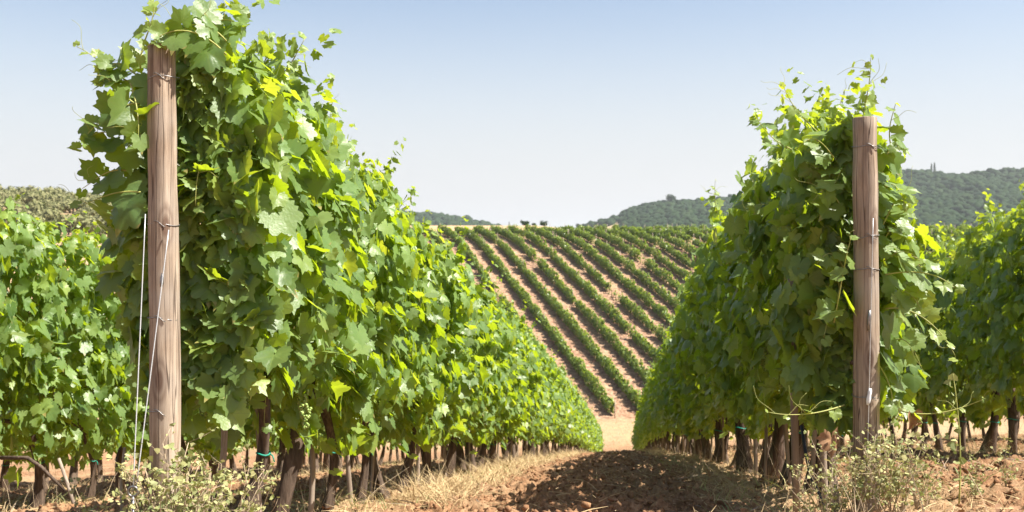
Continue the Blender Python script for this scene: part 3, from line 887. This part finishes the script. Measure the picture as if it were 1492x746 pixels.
for j, (xa, ya, xb, yb, dd, sz, yg) in enumerate(((330, 150, 300, 190, 4.6, .12, .3), (330, 300, 300, 350, 4.7, .13, .2), (350, 430, 320, 480, 4.8, .13, .3), (300, 240, 285, 300, 4.5, .12, .5), (380, 250, 360, 300, 5.0, .12, .6),
                                        (420, 300, 400, 350, 5.3, .11, .8), (460, 350, 450, 400, 5.7, .12, .6), (400, 560, 385, 620, 5.0, .14, .1), (320, 560, 310, 610, 4.6, .12, .3), (480, 470, 470, 530, 5.8, .12, .6))):
    shoot(VL[0], [pxpt(xa, ya, dd+.05), pxpt(xa, ya-20, dd-.03), pxpt(xb, ya, dd-.08), pxpt(xb, yb, dd-.10)], .003, 5, sz, 60+j, j % 2, young=(yg*.3, yg))
# one withered leaf
rg = np.random.default_rng(2)
for (px, y, sz) in ((1328, 610, .07), (1212, 640, .09)):
    v, l, to, at = leaf_arrays(rg, pxpt(px, y, 4.95)[None], np.array([[.3, -.8, .2]]), np.array([[.1, 0, -1.]]), np.array([sz]), 0, np.array([.5]), np.array([.5]), curl=3.2)
    me = leaf_mesh('withered_leaf', [(v - np.array(VR[0].location), l, to, at)], M['dry_leaf'])
    Wm = np.array(VR[0].matrix_basis.inverted())
    co = v @ Wm[:3, :3].T + Wm[:3, 3]
    me.vertices.foreach_set('co', co.astype(np.float32).ravel()); me.update()
    mobj('withered_leaf', me, VR[0])

# ------------------------------------------------------------------ the far hillside vineyard: one thing per row
HILL0, HILL1 = 108.5, 203.0
def hill_row_mesh(seed, d0, d1):
    rng = np.random.default_rng(seed)
    L = d1-d0; n = int(L*120)
    t = rng.uniform(0, L, n)
    dens = vnoise(seed, t*.9, t*0+3)
    lump = 1 + .34*vnoise(seed+1, t*.8, t*0) + .22*vnoise(seed+2, t*2.1, t*0) + .16*np.cos(t*2*math.pi/1.15)
    keep = ~((vnoise(seed+4, t*.40, t*0+8) < -.76) & (rng.random(n) < .9))
    t = t[keep]; lump = lump[keep]; n = len(t)
    side = np.where(rng.random(n) < .5, 1., -1.)
    h = .30 + rng.beta(1.15, 1.0, n)*1.22*lump
    w = np.interp(h, [.3, .7, 1.2, 1.8, 2.3], [.20, .30, .32, .22, .10])*lump*np.where(rng.random(n) < .75, rng.uniform(.7, 1.1, n), rng.uniform(0, .7, n))
    P = np.stack([side*w, t, h], 1)
    Nr = np.stack([side, np.zeros(n), .7*np.ones(n)+sstep(1.4, 2, h)], 1)+rng.normal(0, .5, (n, 3))
    Tp = np.stack([side*.4, rng.normal(0, .5, n), -np.ones(n)], 1)+rng.normal(0, .3, (n, 3))
    return P, Nr, Tp, rng
HD = -.235
def hill_x(k, d): return 11.0 + HD*(d-108) + 3.54*k
def hill_row_z(d): return base_height(np.full_like(d, 60.0), d)
hill_dir = math.atan2(-HD, 1)
variants = []
for s in range(5):
    d0 = HILL0; L = (HILL1-HILL0)
    P, Nr, Tp, rng = hill_row_mesh(500+s, HILL0, HILL1)
    n = len(P)
    d = HILL0 + P[:, 1]
    Pw = np.stack([P[:, 0] + HD*P[:, 1], P[:, 1], P[:, 2] + hill_row_z(d) - hill_row_z(np.array([HILL0]))[0]], 1)
    sz = rng.uniform(.17, .30, n)
    me = leaf_mesh('foliage', [leaf_arrays(rng, Pw, Nr, Tp, sz, 2, rng.random(n), np.clip(rng.beta(1.2, 4, n)+.35*sstep(1.2, 1.9, P[:, 2])*rng.random(n), 0, 1))], M['leaf_far'])
    tb = MB()
    for y in np.arange(.4, L, 1.0):
        z = float(hill_row_z(np.array([HILL0+y]))[0]-hill_row_z(np.array([HILL0]))[0])
        tb.tube(np.array([[HD*y, y, z-.1], [HD*y+rng.normal(0, .05), y, z+.75]]), .05, 4, False)
    variants.append((me, tb.mesh('trunks', M['bark'], False)))
pm = MB(); pm.tube(np.array([[0, 0, -.2], [.02, 0, 1.0], [.03, 0, 2.05]]), [.06, .06, .055], 8)
hill_post = pm.mesh('end_post', M['stake'])
pm = MB(); pm.tube(np.array([[0, 0, -.2], [.02, 0, 2.25]]), [.05, .045], 6)
hill_stake = pm.mesh('stake', M['stake'])
rh = random.Random(11)
for k in range(-4, 33):
    x0 = hill_x(k, HILL0)
    z0 = gb(x0, HILL0)
    o = empty('hillside_vine_row', (x0, HILL0, z0))
    if 0 <= k < 12:
        lab = f'{ORD[k]} green vine row on the bare slope beyond, counted from the left'
    elif k < 0:
        lab = 'hillside vine row mostly hidden behind the tall sunlit vines'
    else:
        lab = 'hillside vine row far to the right, only its top seen over the vines'
    tag(o, lab, 'vine row', 'vine rows on the far hillside')
    me, tm = variants[(k*3) % 5]
    f = mobj('foliage', me, o); mobj('trunks', tm, o)['kind'] = 'stuff'
    mobj('end_post', hill_post, o).location = (.25, -.6, gb(x0, HILL0-.6)-z0)
    for j in range(5):
        y = rh.uniform(66, 94) if j < 4 else rh.uniform(20, 60)
        sobj = mobj('stake', hill_stake, o)
        sobj.location = (HD*y, y, gb(hill_x(k, HILL0+y), HILL0+y)-z0)

# ------------------------------------------------------------------ trees
def tree_crown(seed, w, h, n, leaf, matr, lobes=7, shape='round'):
    rng = np.random.default_rng(seed)
    C = []
    for i in range(lobes):
        if shape == 'cypress':
            t = (i+.5)/lobes; C.append((rng.normal(0, w*.04), rng.normal(0, w*.04), h*(.12+.82*t), w*.5*(1-t*.8)*1.0, h/lobes*.9))
        else:
            a = rng.uniform(0, 6.28); r = w*.30*math.sqrt(rng.random())
            zz = rng.uniform(.40, .80)*h if shape != 'low' else rng.uniform(.28, .72)*h
            C.append((math.cos(a)*r, math.sin(a)*r, zz, w*rng.uniform(.20, .32), h*rng.uniform(.16, .26)))
    P = []; Nn = []
    for cx, cy, cz, rw, rh_ in C:
        m = n//lobes
        d = rng.normal(0, 1, (m, 3)); d /= np.linalg.norm(d, axis=1)[:, None]
        q = rng.uniform(.55, 1.08, (m, 1))
        P.append(np.array([cx, cy, cz]) + d*q*np.array([rw, rw, rh_])); Nn.append(d + np.array([0, 0, .4]))
    P = np.concatenate(P); Nn = np.concatenate(Nn) + rng.normal(0, .4, (len(P), 3))
    return leaf_mesh('crown', [leaf_arrays(rng, P, Nn, rng.normal(0, 1, (len(P), 3)), rng.uniform(.6, 1.2, len(P))*leaf, 2, rng.random(len(P)), rng.beta(1.2, 4, len(P)))], matr)
def tree_trunk(h, r):
    mb = MB(); mb.tube(np.array([[0, 0, -.3], [.05*h*.3, 0, h*.25], [0, .04*h, h*.6]]), [r*1.3, r, r*.5], 7)
    mb.tube(np.array([[.05*h*.2, 0, h*.22], [h*.12, .02*h, h*.38], [h*.2, .05*h, h*.55]]), [r*.7, r*.5, r*.25], 6)
    mb.tube(np.array([[.05*h*.2, 0, h*.2], [-h*.12, -.05*h, h*.40], [-h*.18, -.03*h, h*.58]]), [r*.7, r*.5, r*.25], 6)
    return mb.mesh('trunk', M['trunk'])
OLIVE = [(tree_crown(600+i, 4.6, 3.4, 520, .28, M['olive_leaf'], 8, 'low'), tree_trunk(3.0, .18)) for i in range(4)]
BUSH = [(tree_crown(620+i, 4.4, 3.4, 600, .28, M['tree_leaf'], 8, 'low'), tree_trunk(3.6, .16)) for i in range(3)]
CYP = (tree_crown(640, 1.5, 4.2, 420, .20, M['tree_leaf'], 8, 'cypress'), tree_trunk(3, .1))
def tree(name, kind, x, d, z, s, label, cat, group=None):
    o = empty(name, (x, d, z), rh.uniform(0, 6.28)); o.scale = (s, s, s*rh.uniform(.9, 1.1))
    tag(o, label, cat, group)
    mobj('crown', kind[0], o); mobj('trunk', kind[1], o)
    return o
cnt = 0
for row in range(24):
    for c in range(20):
        d = 190 + row*11 + rh.uniform(-3, 3)
        az = -.57 + .0120*c + rh.uniform(-.003, .003) + (.006 if row % 2 else 0)
        if rh.random() < .12 or az > -.36: continue
        x = az*d
        tree('olive_tree', OLIVE[rh.randrange(4)], x, d, gb(x, d)-.1, rh.uniform(1.0, 1.6), 'grey green olive tree in the grove on the left hill', 'olive tree', 'olive trees on the left hill')
        cnt += 1

def at(px, d): return (px-746)/1450.*d
for px, d, s, kind, nm, lab in ((742, 236, .33, CYP, 'cypress_tree', 'small narrow dark tree on the dry bank left of the ridge bushes'),
                            (765, 232, .50, BUSH[0], 'ridge_bush', 'first and largest round bush on the ridge right of the narrow tree'),
                            (779, 236, .36, BUSH[1], 'ridge_bush', 'small round bush in the middle of three on the ridge'),
                            (792, 230, .48, BUSH[2], 'ridge_bush', 'third round bush of the ridge, beside the topmost vines')):
    x = at(px, d); tree(nm, kind, x, d, gb(x, d)-.1, s, lab, 'tree' if nm.startswith('cyp') else 'bush', None if nm.startswith('cyp') else 'bushes on the vineyard ridge')

# ------------------------------------------------------------------ wooded hills far off
def hill_sheet(name, D0, ridge_px, front, back, matr, foot=-22, shrink=0.0):
    px = np.array([p for p, _ in ridge_px]); yy = np.array([y for _, y in ridge_px])
    X = (px-746)/1450.*D0; Z = (373-yy)/1450.*D0
    def hf(x, d):
        r = np.interp(x, X, Z)
        t = np.where(d < D0, sstep(D0-front, D0+front*.12, d)/ (1 if True else 1), 1-sstep(D0, D0+back, d))
        prof = np.where(d < D0, (np.clip((d-(D0-front))/front, 0, 1))**.85, 1-sstep(D0, D0+back, d))
        bumps = 6*vnoise(31, x/70., d/70.)*np.clip(prof*(1-prof)*4, 0, 1)
        return foot + (r-shrink-foot)*prof + bumps
    xs = np.linspace(X[0], X[-1], 120); ds = np.linspace(D0-front, D0+back, 60)
    o = sheet(name, xs, ds, hf, matr); tag(o, kind='structure')
    return hf, (X[0], X[-1])
hill_right = [(800, 345), (835, 329), (860, 327), (874, 324), (899, 314), (914, 307), (936, 300), (949, 297), (968, 295), (993, 294), (1017, 293), (1046, 290), (1120, 280), (1200, 268), (1280, 258), (1310, 254), (1327, 249), (1347, 249), (1367, 255), (1383, 254), (1406, 256), (1435, 250), (1461, 248), (1491, 247), (1560, 246), (1700, 250)]
hf_r, ext_r = hill_sheet('wooded_hill', 1150, hill_right, 560, 300, M['dry_grass'], shrink=3.5)
hill_left = [(520, 312), (580, 310), (620, 312), (640, 313), (665, 316), (690, 322), (712, 327), (740, 333), (780, 345)]
hf_l, ext_l = hill_sheet('distant_hill', 1400, hill_left, 500, 300, M['dry_grass'], shrink=4)

def forest(name, hf, x0, x1, d0, d1, step, seed, keepf=None, size=(3.4, 5.4)):
    rng = np.random.default_rng(seed)
    xs = np.arange(x0, x1, step); ds = np.arange(d0, d1, step*1.25)
    X, D = np.meshgrid(xs, ds); X = X.ravel()+rng.uniform(-.45, .45, X.size)*step; D = D.ravel()+rng.uniform(-.5, .5, D.size)*step
    if keepf is not None:
        k = keepf(X, D, rng); X = X[k]; D = D[k]
    n = len(X); Z = hf(X, D)
    T, F = ICO1; kv = len(T)
    s = rng.uniform(*size, n)[:, None, None]
    disp = 1 + rng.normal(0, .15, (n, kv, 1))
    V = np.stack([X, D, Z], 1)[:, None, :] + T[None]*disp*s*np.array([1, 1, .95]) + np.stack([np.zeros(n), np.zeros(n), s[:, 0, 0]*rng.uniform(.1, .7, n)], 1)[:, None, :]
    loops = (F.ravel()[None]+(np.arange(n)*kv)[:, None]).ravel()
    c = np.ones((n, kv, 4)); c[..., 0] = rng.random((n, 1)); c[..., 1] = rng.beta(1.2, 4, (n, 1)); c[..., 2] = 0
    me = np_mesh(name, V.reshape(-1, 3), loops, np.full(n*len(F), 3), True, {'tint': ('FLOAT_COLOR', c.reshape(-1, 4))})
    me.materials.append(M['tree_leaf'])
    return tag(mobj(name, me), kind='stuff')
def keep_r(X, D, rng):
    px = 746+1450*X/D
    bare = (px < 905) & (vnoise(9, X/22., D/40.) > -.25)
    return ~bare & (rng.random(len(X)) < .95)
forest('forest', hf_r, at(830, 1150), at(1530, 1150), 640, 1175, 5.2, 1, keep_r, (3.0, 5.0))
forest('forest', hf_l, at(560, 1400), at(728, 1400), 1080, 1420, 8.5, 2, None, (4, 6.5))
bt = (tree_crown(660, 16, 15, 900, .9, M['tree_leaf'], 9), tree_trunk(12, .5))
x = at(979, 1150); tree('hilltop_tree', bt, x, 1150, float(hf_r(np.array([x]), np.array([1150.]))[0])-2, 1.0, 'broad dark tree standing up alone from the wooded skyline', 'tree')
CY2 = (tree_crown(661, 3.2, 13, 500, .55, M['tree_leaf'], 10, 'cypress'), tree_trunk(8, .3))
for px, s, lab in ((1357, 1.0, 'left one of two slim cypresses on the wooded skyline'), (1361.5, 1.15, 'right one of two slim cypresses on the wooded skyline')):
    x = at(px, 1150); tree('cypress_tree', CY2, x, 1150, float(hf_r(np.array([x]), np.array([1150.]))[0])+2, s, lab, 'tree', 'cypresses on the wooded skyline')
for px, lab in ((843, 'dark round tree at the low left foot of the wooded hill'), (876, 'dark round tree lower on the grassy spur of the wooded hill'), (898, 'dark round tree higher on the grassy spur of the wooded hill')):
    x = at(px, 1140); tree('spur_tree', (bt[0], bt[1]), x, 1140, float(hf_r(np.array([x]), np.array([1140.]))[0])-1, .48, lab, 'tree', 'trees on the grassy spur')

# ------------------------------------------------------------------ ground cover near the camera
def vis_points(rng, n, dmin, dmax, xl, xr, pw=1.0):
    d = dmin + (dmax-dmin)*rng.random(n)**pw
    x = SL*d + rng.uniform(xl, xr, n)
    return x, d
def row_dist(X, D):
    v = X-SL*D
    return np.abs(((v+1.98)/3.2+.5) % 1.0-.5)*3.2
rng = np.random.default_rng(77)
# clods
x, d = vis_points(rng, 90000, 3.4, 24, -6.5, 7, 1.9)
k = rng.random(len(x)) < .15+.85*sstep(.5, .9, row_dist(x, d)); x = x[k]; d = d[k]; n = len(x)
s = rng.gamma(1.6, .0048, n)+.003; s = np.minimum(s, .026)
T, F = ICO0; kv = len(T)
q = rng.normal(0, 1, (n, 3, 3)); 
disp = 1+rng.normal(0, .30, (n, kv, 1))
V = T[None]*disp*s[:, None, None]*rng.uniform(.5, 1.4, (n, 1, 3))*np.array([1, 1, .75])
ang = rng.uniform(0, 6.28, n); ca, sa = np.cos(ang), np.sin(ang)
V = np.stack([V[..., 0]*ca[:, None]-V[..., 1]*sa[:, None], V[..., 0]*sa[:, None]+V[..., 1]*ca[:, None], V[..., 2]], -1)
V = V + np.stack([x, d, height(x, d)+s*.25], 1)[:, None, :]
me = np_mesh('soil_clods', V.reshape(-1, 3), (F.ravel()[None]+(np.arange(n)*kv)[:, None]).ravel(), np.full(n*len(F), 3))
me.materials.append(M['clod']); tag(mobj('soil_clods', me), kind='stuff')

def blades(name, x, d, L, w, lean, matr, rng, flat=0.0, bend=.4):
    """thin bent blades; lean 0 upright .. flat lying"""
    n = len(x)
    az = rng.uniform(0, 6.28, n)
    dirh = np.stack([np.cos(az), np.sin(az), np.zeros(n)], 1)
    z = height(x, d)
    base = np.stack([x, d, z-.005], 1)
    up = np.array([0, 0, 1.])
    el = np.clip(lean, .02, 1.55)
    dv = dirh*np.sin(el)[:, None] + up*np.cos(el)[:, None]
    sd = np.cross(dv, rng.normal(0, 1, (n, 3))); sd /= np.linalg.norm(sd, axis=1)[:, None]
    rows = []
    for t, ww in ((0, 1), (.5, .85), (1, .25)):
        c = base + dv*(L*t)[:, None] + dirh*(bend*L*t*t*.5)[:, None] - up*(bend*L*t*t*.35)[:, None] + up*flat
        c[:, 2] = np.maximum(c[:, 2], base[:, 2]+.006)
        rows += [c-sd*(w*ww)[:, None], c+sd*(w*ww)[:, None]]
    V = np.stack(rows, 1)
    F = np.array([[0, 1, 3, 2], [2, 3, 5, 4]])
    cc = np.ones((n, 6, 4)); cc[..., 0] = rng.random((n, 1)); cc[..., 1] = rng.beta(1, 1.2, (n, 1))
    me = np_mesh(name, V.reshape(-1, 3), (F.ravel()[None]+(np.arange(n)*6)[:, None]).ravel(), np.full(n*2, 4), False, {'tint': ('FLOAT_COLOR', cc.reshape(-1, 4))})
    me.materials.append(matr)
    return tag(mobj(name, me), kind='stuff')
# straw lying on the soil
x, d = vis_points(rng, 34000, 3.2, 28, -8, 8, 1.6)
k = rng.random(len(x)) < .4+.6*(1-sstep(.5, 1.0, row_dist(x, d))); x = x[k]; d = d[k]; n = len(x)
blades('straw_litter', x, d, rng.uniform(.04, .22, n), rng.uniform(.0012, .003, n), rng.uniform(1.1, 1.5, n), M['straw'], rng, .012)
# standing dry grass in the vine strips
x, d = vis_points(rng, 90000, 3.4, 40, -10, 9, 1.5)
cl = vnoise(41, x*1.8, d*1.8)+.5*vnoise(42, x*5, d*5)
k = (row_dist(x, d) < .74+.3*vnoise(43, x*2, d*2)) & (cl > -.55); x = x[k]; d = d[k]; n = len(x)
blades('dry_grass', x, d, rng.uniform(.06, .26, n)*rng.uniform(.5, 1.1, n)*np.where(d < 9, .7, 1), rng.uniform(.001, .0024, n), np.abs(rng.normal(.3, .4, n)), M['straw'], rng, 0, .7)
x, d = vis_points(rng, 9000, 3.6, 34, -9, 9, 1.4)
k = row_dist(x, d) < .38; x = x[k]; d = d[k]; n = len(x)
blades('dry_stalks', x, d, rng.uniform(.2, .55, n)*np.where(d < 6, .6, 1), rng.uniform(.001, .0024, n), np.abs(rng.normal(.12, .3, n)), M['dead_stem'], rng, 0, .35)
d = 5.2 + 26*rng.random(9000)**1.3; x = -1.98 + SL*d + .30 + .62*rng.random(9000)**1.3
k = vnoise(61, x*1.2, d*1.2) + .4*vnoise(62, x*4, d*4) > .05; x = x[k]; d = d[k]; n = len(x)
blades('straw_fringe', x, d, rng.uniform(.08, .34, n), rng.uniform(.0012, .0026, n), np.abs(rng.normal(.45, .45, n)), M['straw'], rng, 0, .8)
# green weeds low in the strips
x, d = vis_points(rng, 26000, 3.4, 34, -10, 9, 1.5)
cl = vnoise(51, x*1.5, d*1.5)
k = (row_dist(x, d) < .75) & (cl > .25); x = x[k]; d = d[k]; n = len(x)
blades('green_grass', x, d, rng.uniform(.05, .2, n), rng.uniform(.002, .005, n), np.abs(rng.normal(.5, .4, n)), M['weed_leaf'], rng, 0, .6)
# dry stubble on the grass road at the valley bottom
x = rng.uniform(-6, 24, 5000); d = rng.uniform(78, 107, 5000)
blades('stubble', x, d, rng.uniform(.1, .35, 5000), rng.uniform(.006, .014, 5000), np.abs(rng.normal(.4, .4, 5000)), M['straw'], rng, 0, .6)

x, d = vis_points(rng, 2600, 3.4, 20, -7, 7, 1.5)
k = row_dist(x, d) < .8; x = x[k]; d = d[k]; n = len(x)
me = leaf_mesh('leaf_litter', [leaf_arrays(rng, np.stack([x, d, height(x, d)+.015], 1), np.array([[0, 0, 1.]])+rng.normal(0, .35, (n, 3)), rng.normal(0, 1, (n, 3)), rng.uniform(.025, .06, n), 1, rng.random(n), rng.random(n), 2.0)], M['dry_leaf'])
tag(mobj('leaf_litter', me), kind='stuff')
# branching weeds round the posts
def weed_meshes(seed, H, nb, dry):
    rng = np.random.default_rng(seed)
    mb = MB(); P = []; 
    for b in range(nb):
        a = rng.uniform(0, 6.28); L = H*rng.uniform(.55, 1.0); sp = rng.uniform(.05, .45)*H
        t = np.linspace(0, 1, 7)
        c = np.stack([math.cos(a)*sp*t**1.5+rng.normal(0, .008, 7)*t, math.sin(a)*sp*t**1.5+rng.normal(0, .008, 7)*t, L*t], 1)
        mb.tube(c, .0026*(1-.6*t)*H/.5+.0005, 5)
        for s in range(6):
            i = rng.integers(2, 7); q = c[i]; dv = rng.normal(0, 1, 3); dv[2] = abs(dv[2])*.8; dv /= np.linalg.norm(dv)
            e = q+dv*rng.uniform(.04, .13)
            mb.tube(np.stack([q, (q+e)/2+rng.normal(0, .006, 3), e]), [.0014, .0011, .0008], 4)
            P += [e, (q+e)/2] + [e+rng.normal(0, .012, 3) for _ in range(3)]
        P += list(c[2:]+rng.normal(0, .01, (5, 3)))
    P = np.array(P); n = len(P)
    lf = leaf_arrays(rng, P, rng.normal(0, 1, (n, 3))+np.array([0, 0, .6]), rng.normal(0, 1, (n, 3)), rng.uniform(.007, .026, n)*rng.uniform(.6, 1, n), 2, rng.random(n), np.clip(rng.beta(1, 1, n)*dry*1.6, 0, 1))
    return mb.mesh('stem', M['dead_stem']), leaf_mesh('leaves', [lf], M['weed_leaf'])
WEEDS = [weed_meshes(700+i, (.55, .45, .62, .38, .5)[i], (6, 5, 5, 7, 5)[i], (.4, .6, .5, .3, .8)[i]) for i in range(5)]
def weed(px, d, i, label, s=1.0, zoff=0):
    x = at(px, d)
    o = empty('weed_plant', (x, d, gz(x, d)-.01), rh.uniform(0, 6.28)); s *= .70; o.scale = (s*1.1, s*1.1, s)
    tag(o, label, 'weed', 'weeds round the end posts')
    mobj('stem', WEEDS[i][0], o); mobj('leaves', WEEDS[i][1], o)
    return o
wl = [(205, 4.2, 0, .9), (262, 4.25, 1, 1.0), (240, 4.15, 4, 1.0), (215, 4.05, 1, 1.0), (235, 3.98, 0, 1.0), (255, 4.1, 2, .95), (270, 4.0, 3, 1.1), (292, 4.1, 0, .95), (318, 4.2, 4, .95), (345, 4.15, 1, .9), (372, 4.3, 2, .75), (300, 4.5, 3, 1.1), (160, 4.6, 4, .8), (120, 4.9, 1, .8)]
for j, (px, d, i, s) in enumerate(wl):
    weed(px, d, i, 'green and straw coloured weed at the foot of the left post', s*1.25)
wr = [(1180, 4.75, 1, .8), (1205, 4.7, 4, .9), (1225, 4.75, 0, 1.05), (1245, 4.65, 4, 1.1), (1262, 4.7, 2, 1.05), (1280, 4.6, 0, 1.15), (1298, 4.7, 4, 1.25), (1315, 4.65, 2, 1.1), (1335, 4.8, 0, 1.0), (1350, 4.9, 1, .9), (1290, 4.95, 3, 1.3), (1240, 4.95, 2, .95), (1420, 5.3, 3, .8), (1465, 5.6, 1, .8)]
for j, (px, d, i, s) in enumerate(wr):
    weed(px, d, i, 'dry bushy weed in the tangle at the foot of the right post' if px < 1400 else 'low weed on the shaded soil right of the right post', s)

# ------------------------------------------------------------------ the air
hz = MB()
x0, x1, y0, y1, z0, z1 = -9000, 9000, -9000, 12000, -60, 150
hz.add([[x0, y0, z0], [x1, y0, z0], [x1, y1, z0], [x0, y1, z0], [x0, y0, z1], [x1, y0, z1], [x1, y1, z1], [x0, y1, z1]],
       [[0, 3, 2, 1], [4, 5, 6, 7], [0, 1, 5, 4], [1, 2, 6, 5], [2, 3, 7, 6], [3, 0, 4, 7]])
hm = bpy.data.materials.new('haze_air'); hm.use_nodes = True
ht = hm.node_tree; ht.nodes.remove(ht.nodes['Principled BSDF'])
pv = ht.nodes.new('ShaderNodeVolumePrincipled'); pv.inputs['Color'].default_value = (.92, .96, 1.0, 1)
pv.inputs['Density'].default_value = .00013; pv.inputs['Anisotropy'].default_value = .2
ht.links.new(pv.outputs[0], ht.nodes['Material Output'].inputs['Volume'])
tag(hz.obj('haze', hm, smooth=False), kind='stuff')

# a tall green grass stalk on the right, and prunings left on the soil
gx, gd = at(1397, 5.0), 5.0
g0 = np.array([gx, gd, gz(gx, gd)]); gt = pxpt(1388, 545, 5.0)
go = empty('grass_stalk', tuple(g0)); tag(go, 'tall thin green grass stalk right of the dry weed tangle', 'grass stalk')
mb = MB(); tt = np.linspace(0, 1, 9)[:, None]
mb.tube((gt-g0)*tt + np.array([.02, 0, 0])*np.sin(tt*3.1), .0045*(1-.6*tt[:, 0]), 6)
mb.obj('stem', M['shoot'], go)
rg = np.random.default_rng(5); Pq = (gt-g0)*np.linspace(.2, 1, 16)[:, None] + rg.normal(0, .012, (16, 3))
v, l, to, a_ = leaf_arrays(rg, Pq, rg.normal(0, 1, (16, 3)), rg.normal(0, .5, (16, 3))+np.array([0, 0, 1.]), rg.uniform(.015, .035, 16), 2, rg.random(16), rg.random(16)*.5)
mobj('leaves', leaf_mesh('leaves', [(v, l, to, a_)], M['weed_leaf']), go)
x, d = vis_points(rng, 420, 4.7, 20, -6, 7, 1.4)
blades('prunings', x, d, rng.uniform(.10, .34, 420), rng.uniform(.0025, .0045, 420), rng.uniform(1.35, 1.5, 420), M['stake'], rng, .018, .15)
